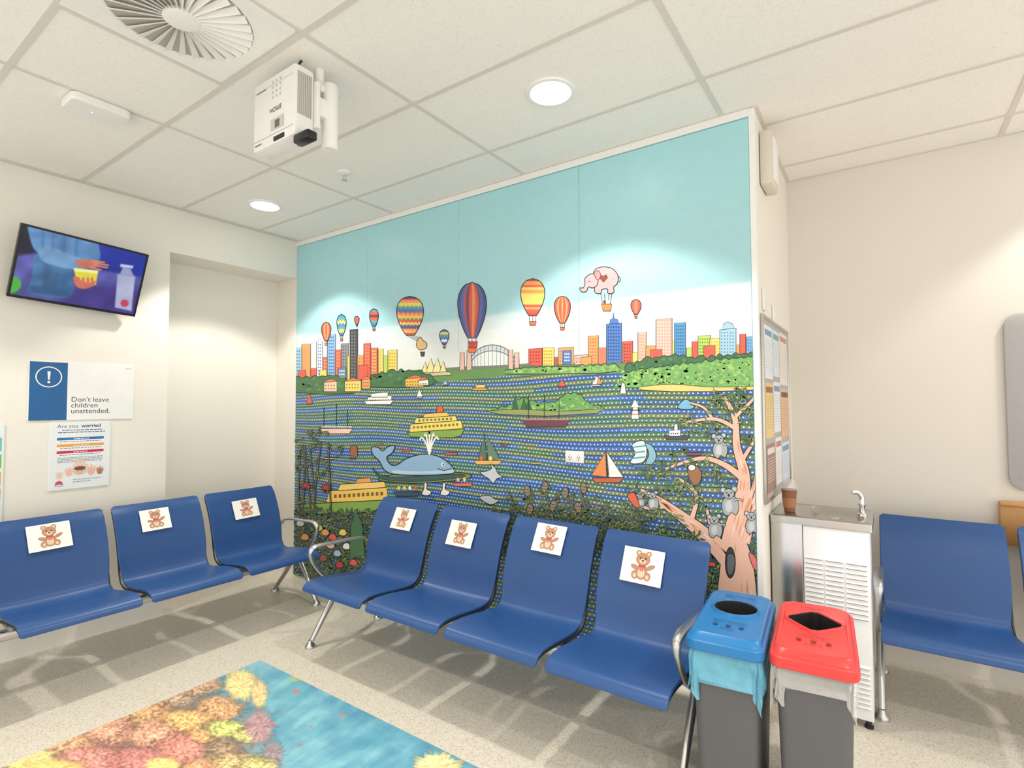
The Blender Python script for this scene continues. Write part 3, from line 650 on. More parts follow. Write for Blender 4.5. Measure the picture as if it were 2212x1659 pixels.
# ------------------------------------------------------------------ teddy pictures
BR=c(190,140,108);BR2=c(230,200,172);BR3=c(158,106,78)
def bearpic(cx,cz,w,h,rowx=True,tilt=0.):
    i=min(range(25,len(PR)),key=lambda k:abs(PR[k][1]-cz)); y=PR[i][0];N_=nrm(i)
    ny_=-abs(N_[0]); nz_=abs(N_[1])
    if rowx: ux=V((1,0,0)); n=V((0,ny_,nz_)).normalized(); o=V((cx,YM+y,PR[i][1]))
    else: ux=V((0,1,0)); n=V((-ny_,0,nz_)).normalized(); o=V((XL-y,cx,PR[i][1]))
    uy=n.cross(ux)
    if uy.z<0: uy=-uy
    ux2=ux*math.cos(tilt)+uy*math.sin(tilt); uy2=uy*math.cos(tilt)-ux*math.sin(tilt)
    q=Pic(o+n*.010,ux2,uy2,eps=2.5e-5)
    q.slab(-w/2,w/2,-h/2,h/2,.0008,WH)
    s=h*.50
    def S(pts): return [(a*s,b*s) for a,b in pts]
    for a in [ell(-.38,-.55,.2,.24,16),ell(.38,-.55,.2,.24,16),ell(0,-.35,.36,.42,20),ell(-.42,-.12,.27,.13,14,-.3),ell(.5,-.02,.3,.12,14,.5),ell(-.3,.72,.16,.16,14),ell(.3,.72,.16,.16,14),ell(0,.38,.42,.37,22)]:
        q.poly(S(a),BR); q.line(S(a),.0012,BR3,True)
    for a in [ell(-.3,.72,.09,.09,10),ell(.3,.72,.09,.09,10),ell(0,.26,.2,.15,16),ell(0,-.4,.22,.26,16),ell(-.38,-.58,.1,.13,10),ell(.38,-.58,.1,.13,10)]: q.poly(S(a),BR2)
    q.polys([(S(ell(-.15,.44,.045,.06,10)),K),(S(ell(.15,.44,.045,.06,10)),K),(S(ell(0,.31,.07,.045,10)),K),(S(ell(-.26,.3,.07,.05,10)),c(226,150,130)),(S(ell(.26,.3,.07,.05,10)),c(226,150,130))])
    q.line(S([(-.1,.22),(0,.18),(.1,.22)]),.0014,c(120,40,40))
    for a in [[(0,0),(-.2,.1),(-.22,-.09)],[(0,0),(.2,.1),(.22,-.09)],[(-.03,0),(-.11,-.3),(-.02,-.27)],[(.03,0),(.11,-.3),(.02,-.27)],ell(0,0,.05,.05,10)]: q.poly(S(a),c(200,64,70))
    ob=q.build('teddy_bear_picture',M_paper)
    finish(ob,'paper picture of teddy bear with red bow on seat back','paper picture',group='teddy bear pictures on the seats')
bearpic(-2.63,.722,.185,.142,tilt=0);bearpic(-2.117,.705,.20,.150,tilt=-.01);bearpic(-1.512,.755,.188,.155,tilt=-.02);bearpic(-.973,.703,.205,.165,tilt=-.02)
bearpic(1.03,.74,.20,.155,False,.02);bearpic(1.58,.745,.175,.145,False,.01);bearpic(2.187,.712,.19,.142,False,.02)

# ------------------------------------------------------------------ TV
nT=V((math.cos(math.radians(19)),0,-math.sin(math.radians(19)))); uyT=V((math.sin(math.radians(19)),0,math.cos(math.radians(19)))); uxT=uyT.cross(nT)
if uxT.y<0: uxT=-uxT
ra_=math.radians(-3.2); uxr=uxT*math.cos(ra_)+uyT*math.sin(ra_); uyr=uyT*math.cos(ra_)-uxT*math.sin(ra_); nT=uxr.cross(uyr)
oT=V((-4.115,1.19,2.325)); wT,hT=.655,.435
tv=empty('television',(XL+.002,1.19,2.325),'black flat television tilted down on a wall bracket','television')
Mt=Matrix((uxr,uyr,nT)).transposed().to_4x4(); Mt.translation=oT
mesh_ob('television_case',*xf(merge(boxgeo(-wT/2,wT/2,-hT/2,hT/2,-.03,-.002,.004),boxgeo(-wT/2+.08,wT/2-.08,-hT/2+.06,hT/2-.06,-.055,-.03,.006)),Mt),M_black,tv,35)
bz=.012
g=merge(boxgeo(-wT/2,wT/2,hT/2-bz,hT/2,-.004,.003),boxgeo(-wT/2,wT/2,-hT/2,-hT/2+bz*1.3,-.004,.003),boxgeo(-wT/2,-wT/2+bz,-hT/2+bz,hT/2-bz,-.004,.003),boxgeo(wT/2-bz,wT/2,-hT/2+bz,hT/2-bz,-.004,.003))
mesh_ob('bezel',*xf(g,Mt),M_black,tv)
g=merge(boxgeo(XL-.002,XL+.02,1.09,1.29,2.22,2.42,.003),tubegeo([(XL+.01,1.19,2.33),(XL+.06,1.19,2.325),tuple(oT-nT*.05)],.02,None,10,V((0,0,1))))
mesh_ob('wall_bracket',*g,M_dark,tv)
def inpoly(u,v,pts,soft=3.):
    ins=np.zeros(u.shape,bool); dm=np.full(u.shape,1e9); n=len(pts)
    for i in range(n):
        x0,y0=pts[i];x1,y1=pts[(i+1)%n]
        cond=((y0>v)!=(y1>v)); xx=(x1-x0)*(v-y0)/((y1-y0) if y1!=y0 else 1e-9)+x0; ins^=cond&(u<xx)
        t=np.clip(((u-x0)*(x1-x0)+(v-y0)*(y1-y0))/((x1-x0)**2+(y1-y0)**2+1e-9),0,1)
        dm=np.minimum(dm,np.hypot(u-x0-t*(x1-x0),v-y0-t*(y1-y0)))
    sd=np.where(ins,dm,-dm); return np.clip(sd/soft+.5,0,1)
def tvimg(u,v):
    col=np.zeros((len(u),3))
    def put(m_,rgb,noise=.0,sd=0):
        nonlocal col
        cc=np.array(rgb)/255.; n_=1+noise*(fbm(u/34,v/26,sd,2)-.5)
        col=col*(1-m_[:,None])+np.clip(cc[None]*n_[:,None],0,1)*m_[:,None]
    put(np.ones(len(u)),(36,46,122),.4)
    put(inpoly(u,v,[(0,470),(90,482),(90,562),(-10,556)],6),(20,24,50),.5,2)
    put(inpoly(u,v,[(-20,560),(80,546),(200,580),(340,602),(330,710),(-30,690)],8),(88,88,164),.4,4)
    put(inpoly(u,v,[(120,650),(200,610),(330,625),(330,700),(120,690)],20)*.8,(66,52,122),.4,5)
    put(inpoly(u,v,[(215,525),(330,550),(320,600),(215,580)],8),(32,50,156),.3,6)
    put(inpoly(u,v,smc([(62,476),(110,476),(180,496),(208,516),(216,560),(190,580),(140,565),(110,550),(80,545),(66,520)]),4),(86,130,178),.5,7)
    put(inpoly(u,v,smc([(80,548),(140,560),(158,600),(150,640),(90,640),(62,630),(70,590)]),5),(70,112,160),.6,8)
    put(inpoly(u,v,[(64,616),(150,628),(150,642),(62,632)],6),(52,88,136))
    put(inpoly(u,v,smc([(90,530),(150,548),(190,566),(172,582),(120,575),(86,558)]),5),(116,158,202),.4,9)
    for x,yt in ((92,496),(114,500),(138,506),(164,514)): put(inpoly(u,v,[(x,yt),(x+4,yt),(x+2,yt+40),(x-3,yt+40)],7)*.45,(50,88,140))
    for x,yt in ((100,585),(122,590),(138,596)): put(inpoly(u,v,[(x,yt),(x+3,yt),(x-4,yt+36),(x-8,yt+34)],6)*.45,(46,80,128))
    # hand: palm over the container plus four separate fingers reaching to the right
    put(inpoly(u,v,smc([(163,564),(180,560),(204,562),(212,570),(204,578),(174,577)]),3),(206,120,102),.2,10)
    for (x0_,y0_,x1_,y1_) in ((198,563,226,567),(202,568,234,573),(200,573,232,578),(194,577,218,583)):
        put(inpoly(u,v,[(x0_,y0_-2.4),(x1_,y1_-1.8),(x1_+2,y1_),(x1_,y1_+1.8),(x0_,y0_+2.4)],2.2),(214,130,110))
    put(inpoly(u,v,[(159,579),(212,585),(207,616),(166,612)],3),(222,212,62),.1,11)
    put(inpoly(u,v,[(160,579),(212,585),(211,591),(161,586)],3),(242,238,160))
    put(inpoly(u,v,smc([(158,600),(166,598),(180,608),(198,610),(206,606),(202,618),(180,624),(164,618)]),3),(200,108,92),.2,12)
    for x in (170,180,190,199): put(inpoly(u,v,[(x-3,602),(x,597),(x+3,603),(x+3,616),(x-3,615)],2.5),(208,118,100))
    put(inpoly(u,v,[(254,592),(292,597),(284,672),(248,664)],4),(176,180,212),.2,13)
    put(inpoly(u,v,[(266,577),(282,580),(290,598),(258,593)],4),(150,156,200),.2,14); put(inpoly(u,v,[(260,570),(288,574),(287,580),(260,577)],3),(196,200,222))
    put(inpoly(u,v,ell(269,655,9,8,12),3),(196,64,100)); put(inpoly(u,v,ell(20,614,26,20,16),4),(80,176,64),.3,15); put(inpoly(u,v,ell(18,642,20,9,12),5),(36,116,80))
    return col
softpic('screen',oT-nT*.0005,uxr,uyr,-wT/2+bz,wT/2-bz,-hT/2+bz*1.3,hT/2-bz,230,150,tvimg,M_screen,tv)

# ------------------------------------------------------------------ sign & posters on the left wall
t=.006
q=Pic((XL+t,.98,1.405),(0,1,0),(0,0,1),eps=3e-5)
q.slab(0,.55,0,.363,t,c(240,239,236)); q.rect(0,.185,0,.363,c(30,94,150))
q.line(ell(.0925,.27,.062,.062,36),.006,WH,True)
q.poly([(.0845,.305),(.1005,.305),(.0965,.252),(.0885,.252)],WH); q.poly(ell(.0925,.238,.0075,.0075,12),WH)
for i,s_ in enumerate(("Don't leave","children","unattended.")): q.text(s_,.205,.116-i*.037,.044,c(40,42,46))
q.rect(.50,.535,.34,.343,c(150,150,150))
ob=q.build('warning_sign',M_paper); finish(ob,"blue and white sign reading Don't leave children unattended",'sign')
q=Pic((XL+t,1.085,.967),(0,1,0),(0,0,1),eps=3e-5)
q.slab(0,.315,0,.42,t,c(232,236,236))
q.text("Are you",.035,.388,.032,c(50,70,110)); q.text("worried",.158,.388,.032,c(30,44,90),True)
def txt(x0,x1,y,n=1,dy=.008,col=c(90,104,130),th=.003):
    L_=[]
    for i in range(n):
        x=x0; yy=y-i*dy
        while x<x1-.004:
            w_=random.uniform(.008,.022); w_=min(w_,x1-x); L_.append(([(x,yy),(x+w_,yy),(x+w_,yy+th),(x,yy+th)],col)); x+=w_+.004
    q.polys(L_)
txt(.06,.27,.370,1,col=c(50,70,110),th=.005); txt(.04,.285,.356,1,col=c(50,70,110),th=.005)
for y,cc in ((.310,c(40,110,180)),(.268,c(232,160,70)),(.226,c(196,40,80))):
    q.rect(.035,.28,y,y+.016,cc); q.rect(.035,.28,y-.018,y-.002,WH); txt(.05,.265,y-.012,1,th=.004); txt(.12,.2,y+.005,1,col=WH,th=.004)
txt(.04,.275,.196,4,.009)
for x,y,s_,cc in ((.10,.10,.8,c(240,190,170)),(.155,.125,1.25,c(238,198,170)),(.215,.10,.9,c(236,180,160)),(.05,.085,.6,c(240,200,170)),(.262,.095,.7,c(180,120,90))):
    q.poly(ell(x,y,.022*s_,.026*s_,14),cc)
    for k in range(5):
        th=math.radians(150-30*k); ln_=(.034,.046,.05,.046,.038)[k]; q.line([(x+.012*s_*math.cos(th),y+.014*s_*math.sin(th)),(x+ln_*s_*math.cos(th),y+ln_*s_*math.sin(th))],[.011*s_,.008*s_],cc)
q.poly(ell(.155,.112,.034,.026,18),c(232,190,160)); q.poly(ell(.155,.126,.032,.013,18),c(110,80,64)); q.polys([(ell(.145,.11,.003,.003,8),K),(ell(.166,.11,.003,.003,8),K)]); q.line([(.15,.099),(.155,.096),(.161,.099)],.0016,c(150,60,50))
for k in range(7):
    th=math.radians(30*k); q.poly([(.05,.035),(.05+.02*math.cos(th-.2),.035+.022*math.sin(th-.2)),(.05+.02*math.cos(th+.2),.035+.022*math.sin(th+.2))],c(200,30,50))
txt(.03,.075,.022,1); txt(.12,.27,.055,1); txt(.12,.22,.04,1)
ob=q.build('health_poster',M_paper); finish(ob,'white health poster headed Are you worried with raised hands','poster')
q=Pic((XL+t,.50,.80),(0,1,0),(0,0,1),eps=3e-5)
q.slab(0,.376,0,.585,t,c(226,236,232))
for i,cc in enumerate((c(120,190,190),c(120,180,90),c(230,170,60),c(220,90,130),c(150,110,180))):
    q.rect(.02,.366,.47-.1*i-.04,.47-.1*i+.04,cc); txt(.03,.2,.47-.1*i,2,col=WH)
q.rect(.02,.35,.53,.57,c(60,130,150))
ob=q.build('coloured_poster',M_paper); finish(ob,'pastel poster with teal, green, yellow and pink panels','poster')

# ------------------------------------------------------------------ floor projection
fx0,fx1,fy0,fy1=-3.03,-1.05,.35,1.765
corals=[ # cx,cy,rx,ry,rgb,style
 (365,1500,80,34,(186,152,120),0),(430,1475,60,34,(176,136,104),0),(300,1540,80,40,(206,146,96),0),
 (520,1480,44,44,(222,184,112),1),(560,1500,22,40,(206,172,110),1),(470,1530,60,34,(212,148,94),0),
 (400,1560,70,34,(232,166,92),0),(230,1580,80,36,(222,142,112),0),(330,1590,70,34,(226,148,116),0),(150,1610,70,34,(224,156,104),0),
 (60,1640,90,34,(232,192,100),1),(200,1640,90,36,(216,122,108),0),(120,1665,80,30,(232,180,90),1),(300,1650,80,40,(206,112,104),0),
 (400,1620,70,44,(216,122,104),0),(440,1590,40,20,(232,152,92),0),(490,1575,56,22,(196,200,96),0),(540,1590,40,18,(210,204,104),0),(480,1620,50,28,(140,112,84),0),
 (560,1570,40,46,(152,112,118),1),(590,1630,26,36,(124,108,116),1),(500,1650,90,26,(190,156,96),0),(350,1655,50,24,(230,190,98),1),(430,1660,44,24,(222,140,96),0),
 (945,1655,62,38,(226,196,126),1),(560,1655,50,20,(212,190,104),0)]
def flimg(u,v):
    n_=fbm(u/40,v/22,3,4); st=fbm((u+v*1.4)/26,(u*.25-v)/70,9,3); st2=fbm((u*.9+v*1.6)/9,(u*.3-v)/60,19,2)
    dpt=np.clip((u-540)/480,0,1)
    base=np.array([72,158,186])/255.; lite=np.array([140,204,212])/255.; deep=np.array([34,110,154])/255.
    k=np.clip(st*1.5-.38+.25*(st2-.5),0,1)*(1-.3*dpt)
    col=base[None]*(1-k[:,None])+lite[None]*k[:,None]
    k2=np.clip((.5-n_)*1.8+.30+.25*dpt,0,1)*.5; col=col*(1-k2[:,None])+deep[None]*k2[:,None]
    edge=np.clip((u-640)/300,0,1)*np.clip(1-(v-(1425+(u-560)*.42))/60,0,1); col=col*(1-.5*edge[:,None])+deep[None]*.5*edge[:,None]
    ap=np.clip(1-np.hypot((u-575)/100,(v-1425)/40),0,1); col=col*(1-ap[:,None]*.6)+np.array([136,186,196])[None]/255*ap[:,None]*.6
    wob=fbm(u/16,v/10,5,3); fine=fbm(u/5,v/3.2,11,3); ff=fbm(u/2.5,v/2.,31,2)
    bed=np.clip((1-np.hypot((u-250)/360,(v-1680)/230)+.35*(wob-.5))*3,0,1)*np.clip((650-u)/60,0,1); col=col*(1-bed[:,None])+np.array([150,108,92])[None]/255*bed[:,None]
    for i,(cx,cy,rx,ry,rgb,stl) in enumerate(corals):
        dx=(u-cx)/rx;dy=(v-cy)/ry; d=np.hypot(dx,dy); an=np.arctan2(dy,dx)
        if stl:
            sp=fbm(an*9+7,d*1.5,i+50,3); dd=d+.9*(sp-.35)*d+.35*(fine-.5); tex=.40+.85*sp+.5*(fine-.5)
        else: dd=d+.6*(wob-.5)+.5*(fine-.5); tex=.52+1.15*(fine-.5)+.5*(ff-.5)+.32*(1-np.clip(d,0,1))
        m_=np.clip((1-dd)*3.5,0,1); shd=np.clip((1.18-dd)*3.5,0,1)*.33
        col=col*(1-shd[:,None])+col*.5*shd[:,None]
        cc=np.array(rgb)/255.; cc2=np.clip(cc[None]*(tex+.30)[:,None]+.03,0,.93); col=col*(1-m_[:,None])+cc2*m_[:,None]
    for x,y,s_,rgb in ((641,1494,11,(190,104,112)),(740,1545,9,(190,112,112)),(648,1610,7,(180,104,112)),(672,1570,5,(180,104,112)),(612,1540,4,(190,112,104)),(638,1466,14,(170,178,100)),(664,1452,7,(130,170,120))):
        m_=np.clip((1-np.hypot((u-x)/s_,(v-y)/(s_*.6))+.6*(fine-.5))*3,0,1)*.8; col=col*(1-m_[:,None])+np.array(rgb)[None]/255*m_[:,None]
    lum=col.mean(1,keepdims=True); col=lum+.92*(col-lum)
    fl=np.array([210,202,188])/255.; w_=.14+.45*np.clip(1-(u-0)/180,0,1)*np.clip((1640-v)/60+.3,0,1)
    col=col*(1-w_[:,None])+fl[None]*w_[:,None]
    return col
ob=softpic('floor_projection',(fx0,fy0,.0015),(1,0,0),(0,1,0),0,fx1-fx0,0,fy1-fy0,460,330,flimg,M_proj)  # projector light painted as a thin, faintly glowing sheet over the floor
finish(ob,'underwater coral reef picture projected on the speckled floor','floor projection')

# ------------------------------------------------------------------ bins
def bin_(loc,rot,mlid,mbag,hole,label,text,baglen):
    e=empty('recycling_bin' if hole=='round' else 'rubbish_bin',loc,label,'bin',rot)
    k=6
    rings=[rr(.19,.43,.03,k,z=0.0),rr(.195,.435,.03,k,z=.03),rr(.226,.49,.035,k,z=.60),rr(.232,.50,.035,k,z=.605),rr(.232,.50,.035,k,z=.625),rr(.215,.48,.03,k,z=.625),rr(.18,.42,.03,k,z=.05)]
    mesh_ob('bin_body',*loft(rings,True,True),M_bin,e,40,True)
    NS=17
    def ruff(w,d,z,amp,ph):
        out=[];base=rr(w,d,.035,NS,z=z); n=len(base)
        for i,p in enumerate(base):
            th=2*math.pi*i/n
            f=math.sin(th*9+ph)+.7*math.sin(th*17+ph*2.1)+.6*math.sin(th*29+ph*1.3)
            s_=1+amp*f*.5; out.append(V((p.x*s_,p.y*(1+(s_-1)*.5),z+amp*.28*(math.sin(th*5+ph)+math.sin(th*13+ph*1.7)))))
        return out
    b0=.624
    rg=[ruff(.236,.502,b0+.012,.002,0),ruff(.240,.508,b0,.012,.3),ruff(.246,.516,b0-baglen*.22,.045,.7),ruff(.246,.516,b0-baglen*.42,.055,1.1),ruff(.243,.513,b0-baglen*.62,.065,1.5),ruff(.243,.513,b0-baglen*.82,.07,1.9),ruff(.246,.515,b0-baglen,.09,2.3)]
    mesh_ob('bin_liner',*loft(rg),mbag,e,75,True)
    hy=.045
    if hole=='round': H=lambda r,z:circ(r,k,0,hy,z)
    else:
        def H(r,z):
            out=[]
            for q_ in range(4):
                for j in range(k):
                    th=(q_+(j+.5)/k)*math.pi/2; d=1/(abs(math.cos(th))+abs(math.sin(th))); d=d*.92+.08
                    out.append(V((r*1.22*d*math.cos(th),hy+r*1.35*d*math.sin(th),z)))
            return out
    lw,ld=.260,.545
    lid=[rr(lw-.006,ld-.006,.035,k,z=.619),rr(lw,ld,.037,k,z=.624),rr(lw,ld,.037,k,z=.652),rr(lw-.006,ld-.006,.036,k,z=.657),rr(lw-.020,ld-.024,.034,k,z=.659),rr(lw-.030,ld-.05,.04,k,z=.675),rr(lw-.040,ld-.062,.045,k,z=.679),rr(lw-.056,ld-.09,.045,k,z=.678),H(.096,.674),H(.090,.676),H(.086,.684),H(.082,.685),H(.079,.681)]
    mesh_ob('lid',*loft(lid),mlid,e,30,True)
    mesh_ob('bin_cavity',*loft([H(.0795,.682),H(.078,.677),H(.072,.55)],False,True),M_cav,e,None,True)
    q=Pic((0,0,.6800),(1,0,0),(0,1,0),eps=1e-5)
    dk=c(18,72,126) if hole=='round' else c(150,34,34)
    q.text(text[0],0,.180,.022,dk,False,center=True)
    q.text(text[0],0,-.112,.022,dk,False,center=True)
    for x in (-.045,0,.045): q.poly([(x-.007,-.155),(x+.007,-.155),(x+.009,-.138),(x-.009,-.138)],dk); q.rect(x-.006,x+.006,-.135,-.132,dk)
    q.text(text[1],0,-.182,.016,dk,center=True)
    ob=q.build('lid_printing',M_paper); ob.location=(0,0,.6800); ob.parent=e
    return e
bin_((-.497,2.235,0),math.radians(4.5),M_lidb,M_bagb,'round','slim charcoal recycling bin with blue lid and blue liner',('RECYCLING','MIXED'),.15)
bin_((-.225,2.262,0),math.radians(4.5),M_lidr,M_bagw,'diamond','slim charcoal rubbish bin with red lid and clear liner',('LANDFILL','WASTE'),.10)

# ------------------------------------------------------------------ drinking fountain
e=empty('drinking_fountain',(-.26,3.16,0),'white and stainless steel refrigerated drinking fountain beside the bins','drinking fountain')
box('cabinet',-.335,-.064,2.97,3.35,.04,.900,M_whitem,.006,e)
box('back_cabinet',-.478,-.337,2.975,3.35,.04,.905,M_steel,.004,e)
tx,ty=-.265,3.16; k=6
rings=[rr(.43,.40,.012,k,tx,ty,.902),rr(.43,.40,.012,k,tx,ty,.936),rr(.42,.39,.012,k,tx,ty,.94),rr(.25,.31,.04,k,-.21,ty,.94),rr(.24,.30,.04,k,-.21,ty,.934),rr(.19,.24,.04,k,-.21,ty,.912)]
mesh_ob('basin_top',*loft(rings,True,True),M_steel,e,35)
def louv(x0,x1,z0,n,dz):
    gl_=[]; sh_=[]
    for i in range(n):
        z=z0+i*dz
        gl_.append(([V((x0,2.9705,z+.009)),V((x1,2.9705,z+.009)),V((x1,2.958,z)),V((x0,2.958,z)),V((x0,2.9705,z-.001)),V((x1,2.9705,z-.001))],[[0,1,2,3],[3,2,5,4],[0,3,4],[1,5,2]]))
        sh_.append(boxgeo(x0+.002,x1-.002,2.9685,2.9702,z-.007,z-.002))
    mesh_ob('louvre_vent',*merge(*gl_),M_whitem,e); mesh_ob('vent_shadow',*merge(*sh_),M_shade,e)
for x,w_ in ((-.328,.076),(-.244,.076),(-.160,.086)): louv(x,x+w_,.50,12,.0225)
for x,w_ in ((-.328,.076),(-.244,.076),(-.160,.086)): louv(x,x+w_,.10,9,.0225)
g=merge(lathegeo([(.022,.94),(.022,.95),(.014,.955),(.013,.99),(.017,.995),(.017,1.0)],20,-.095,3.16),tubegeo(catmull([(-.095,3.16,.99),(-.095,3.16,1.03),(-.11,3.15,1.055),(-.135,3.13,1.055)],5),.012,None,10,V((0,1,0))))
mesh_ob('bubbler',*g,M_chrome,e,40)
for x in (-.31,-.085):
    for y in (3.0,3.32): mesh_ob('foot',*lathegeo([(.012,.042),(.012,.015),(.018,.012),(.018,0)],14,x,y),M_dark,e,35)
mesh_ob('drain_grate',*lathegeo([(.03,.915),(.03,.918),(.02,.919)],20,-.21,3.16),M_chrome,e,35)
e=empty('takeaway_cup',(-.405,3.08,.94),'brown takeaway coffee cup with clear dome lid on the fountain','cup')
mesh_ob('cup_body',*lathegeo([(.025,.941),(.034,1.03),(.036,1.052),(.037,1.055)],28,-.405,3.08),M_cup,e,40)
mesh_ob('cup_sleeve',*lathegeo([(.0285,.962),(.034,1.012),(.033,1.012),(.028,.962)],28,-.405,3.08),M_sleeve,e,40)
mesh_ob('dome_lid',*lathegeo([(.0385,1.053),(.039,1.060),(.036,1.064),(.033,1.085),(.024,1.102),(.012,1.107)],28,-.405,3.08),M_dome,e,40)

# ------------------------------------------------------------------ notice board on wall end face
e=empty('notice_board',(XE,3.25,1.03),'aluminium framed notice board crowded with pinned papers','notice board')
y0,y1,z0,z1=2.83,3.66,1.02,1.925; t=.018
box('board_panel',XE+.001,XE+.012,y0,y1,z0,z1,M_grey,0,e)
g=merge(boxgeo(XE,XE+t,y0-.012,y0+.006,z0-.012,z1+.012,.003),boxgeo(XE,XE+t,y1-.006,y1+.012,z0-.012,z1+.012,.003),boxgeo(XE,XE+t,y0,y1,z1-.006,z1+.012,.003),boxgeo(XE,XE+t,y0,y1,z0-.012,z0+.006,.003))
mesh_ob('board_frame',*g,M_alu,e,35)
BL2=c(120,150,196)
pl=[(.03,.60,.23,.27,c(226,230,232),BL2),(.28,.62,.2,.25,c(216,224,228),c(120,160,170)),(.50,.58,.28,.3,c(228,224,216),c(206,140,130)),(.03,.30,.22,.28,c(228,196,130),c(140,110,70)),(.27,.32,.22,.27,c(222,226,228),BL2),(.51,.28,.28,.28,c(222,178,140),c(110,80,60)),(.04,.03,.24,.24,c(160,126,116),c(224,214,206)),(.30,.04,.2,.25,c(228,228,224),c(200,120,120)),(.52,.03,.27,.22,c(212,220,228),BL2)]
for i,(a,b_,w_,h_,cc,tcx) in enumerate(pl):
    q=Pic((XE+.0145,y0+a,z0+b_),(0,1,0),(0,0,1),eps=3e-5); q.slab(0,w_,0,h_,.002,cc)
    q.rect(.015,w_-.015,h_-.05,h_-.02,tcx); txt(.02,w_-.02,h_-.075,int((h_-.1)/.014),.014,mixc(tcx,WH,.3),.003)
    ob=q.build('notice_paper',M_paper); finish(ob,{0:'white notice with blue heading pinned to the board',3:'yellow notice pinned to the board',6:'brown-red notice pinned to the board'}.get(i,'printed notice with coloured heading pinned to the board'),'notice',group='papers on the notice board')
e=empty('wall_speaker',(XE,3.02,2.62),'beige plastic box mounted high on the wall end near the ceiling','wall device')
box('device_case',XE+.001,XE+.06,2.90,3.10,2.60,2.88,M_beige,.015,e); box('device_cover',XE+.058,XE+.066,2.93,3.07,2.63,2.85,M_white,.003,e)
for y_,z_ in ((2.93,2.02),(3.22,1.98)):
    e=empty('light_switch',(XE,y_,z_),'small white light switch above the notice board','light switch',group='switches above the board')
    box('switch_plate',XE+.001,XE+.009,y_-.035,y_+.035,z_-.055,z_+.055,M_white,.003,e); box('rocker',XE+.008,XE+.013,y_-.01,y_+.01,z_-.015,z_+.015,M_white,.002,e)

# ------------------------------------------------------------------ right wall items
g=loft([[V((p.x,YB-.001,p.y)) for p in rr(.9,.94,.07,8,.995,1.50)],[V((p.x,YB-.022,p.y)) for p in rr(.9,.94,.07,8,.995,1.50)],[V((p.x,YB-.026,p.y)) for p in rr(.885,.925,.065,8,.995,1.50)]],True,True)
ob=mesh_ob('wall_panel',*g,M_grey,None,35,center=True); finish(ob,'grey wall panel with rounded corners above the bench','wall panel')
g=merge(boxgeo(.50,1.35,YB-.05,YB-.001,.74,.95,.006),boxgeo(.50,1.35,YB-.062,YB-.001,.95,.97,.004))
ob=mesh_ob('wooden_rail',*g,M_wood,None,35,center=True); finish(ob,'light brown wooden board fixed to the wall behind the bench','wooden board')

# ------------------------------------------------------------------ ceiling items
def downlight(x,y,power,blend=.15):
    e=empty('downlight',(x,y,ZC),'round recessed white downlight switched on','ceiling light',group='recessed ceiling downlights')
    mesh_ob('trim_ring',*lathegeo([(.115,ZC),(.113,ZC-.008),(.096,ZC-.010),(.090,ZC-.004),(.090,ZC)],40,x,y),M_white,e,35)
    mesh_ob('lamp_lens',*lathegeo([(.0895,ZC-.002),(.0895,ZC-.004)],40,x,y),M_lens,e)
    l=bpy.data.lights.new('lamp_glow','SPOT'); l.energy=power; l.spot_size=math.radians(107); l.spot_blend=blend; l.shadow_soft_size=.06; l.color=(1,.955,.88)
    lo=bpy.data.objects.new('lamp_glow',l); COL.objects.link(lo); lo.location=(x,y,ZC-.02); adopt(lo,e)
for x,y in ((-1.235,2.1),(-3.66,2.12)): downlight(x,y,96,.24)
for x,y in ((-1.235,-.3),(-3.66,-.3),(1.16,-.3),(-1.235,-2.1),(1.16,1.2)): downlight(x,y,110,.24)  # unseen downlights behind and beside the camera, added for fill light
downlight(1.12,3.5,60,.3)
dx,dy=-2.115,.89
e=empty('air_diffuser',(dx,dy,ZC),'white square ceiling diffuser with round swirl of radial vanes','air vent')
k=9
mesh_ob('face_plate',*loft([rr(.57,.57,.005,k,dx,dy,ZC-.001),rr(.57,.57,.005,k,dx,dy,ZC-.008),circ(.250,k,dx,dy,ZC-.009),circ(.242,k,dx,dy,ZC-.007),circ(.24,k,dx,dy,ZC-.002)]),M_white,e,35)
mesh_ob('dark_throat',*lathegeo([(.24,ZC-.0015),(.24,ZC-.003)],40,dx,dy),M_shade,e)
vs=[];fs=[]
for i in range(30):
    a=2*math.pi*i/30; R1,R2=.062,.238; ca,sa=math.cos(a),math.sin(a); o=len(vs)
    for r_,w_ in ((R1,.0045),(R2,.013)):
        for s_,zz in ((-1,ZC-.006),(1,ZC-.018)):
            for th in (0,.003): vs.append(V((dx+r_*ca-s_*w_*sa,dy+r_*sa+s_*w_*ca,zz+th)))
    fs+=[[o+0,o+2,o+6,o+4],[o+1,o+5,o+7,o+3],[o,o+4,o+5,o+1],[o+2,o+3,o+7,o+6],[o,o+1,o+3,o+2],[o+4,o+6,o+7,o+5]]
mesh_ob('swirl_vanes',vs,fs,M_white,e)
mesh_ob('hub',*lathegeo([(.063,ZC-.004),(.063,ZC-.016),(.05,ZC-.02),(.01,ZC-.021)],30,dx,dy),M_white,e,35)
e=empty('wireless_unit',(-3.085,.93,ZC),'white rounded rectangular electronic unit fixed to the ceiling','ceiling device')
k=8; X_,Y_=-3.085,.93
mesh_ob('unit_case',*loft([rr(.15,.225,.025,k,X_,Y_,ZC-.004),rr(.165,.24,.03,k,X_,Y_,ZC-.010),rr(.168,.243,.03,k,X_,Y_,ZC-.034),rr(.155,.23,.026,k,X_,Y_,ZC-.043),rr(.08,.14,.02,k,X_,Y_,ZC-.046)],True,True),M_white,e,28)
mesh_ob('indicator',*lathegeo([(.004,ZC-.0455),(.004,ZC-.0475)],14,X_,Y_-.02),mat('indicator_led',c(200,214,250),.3,emit=1),e)
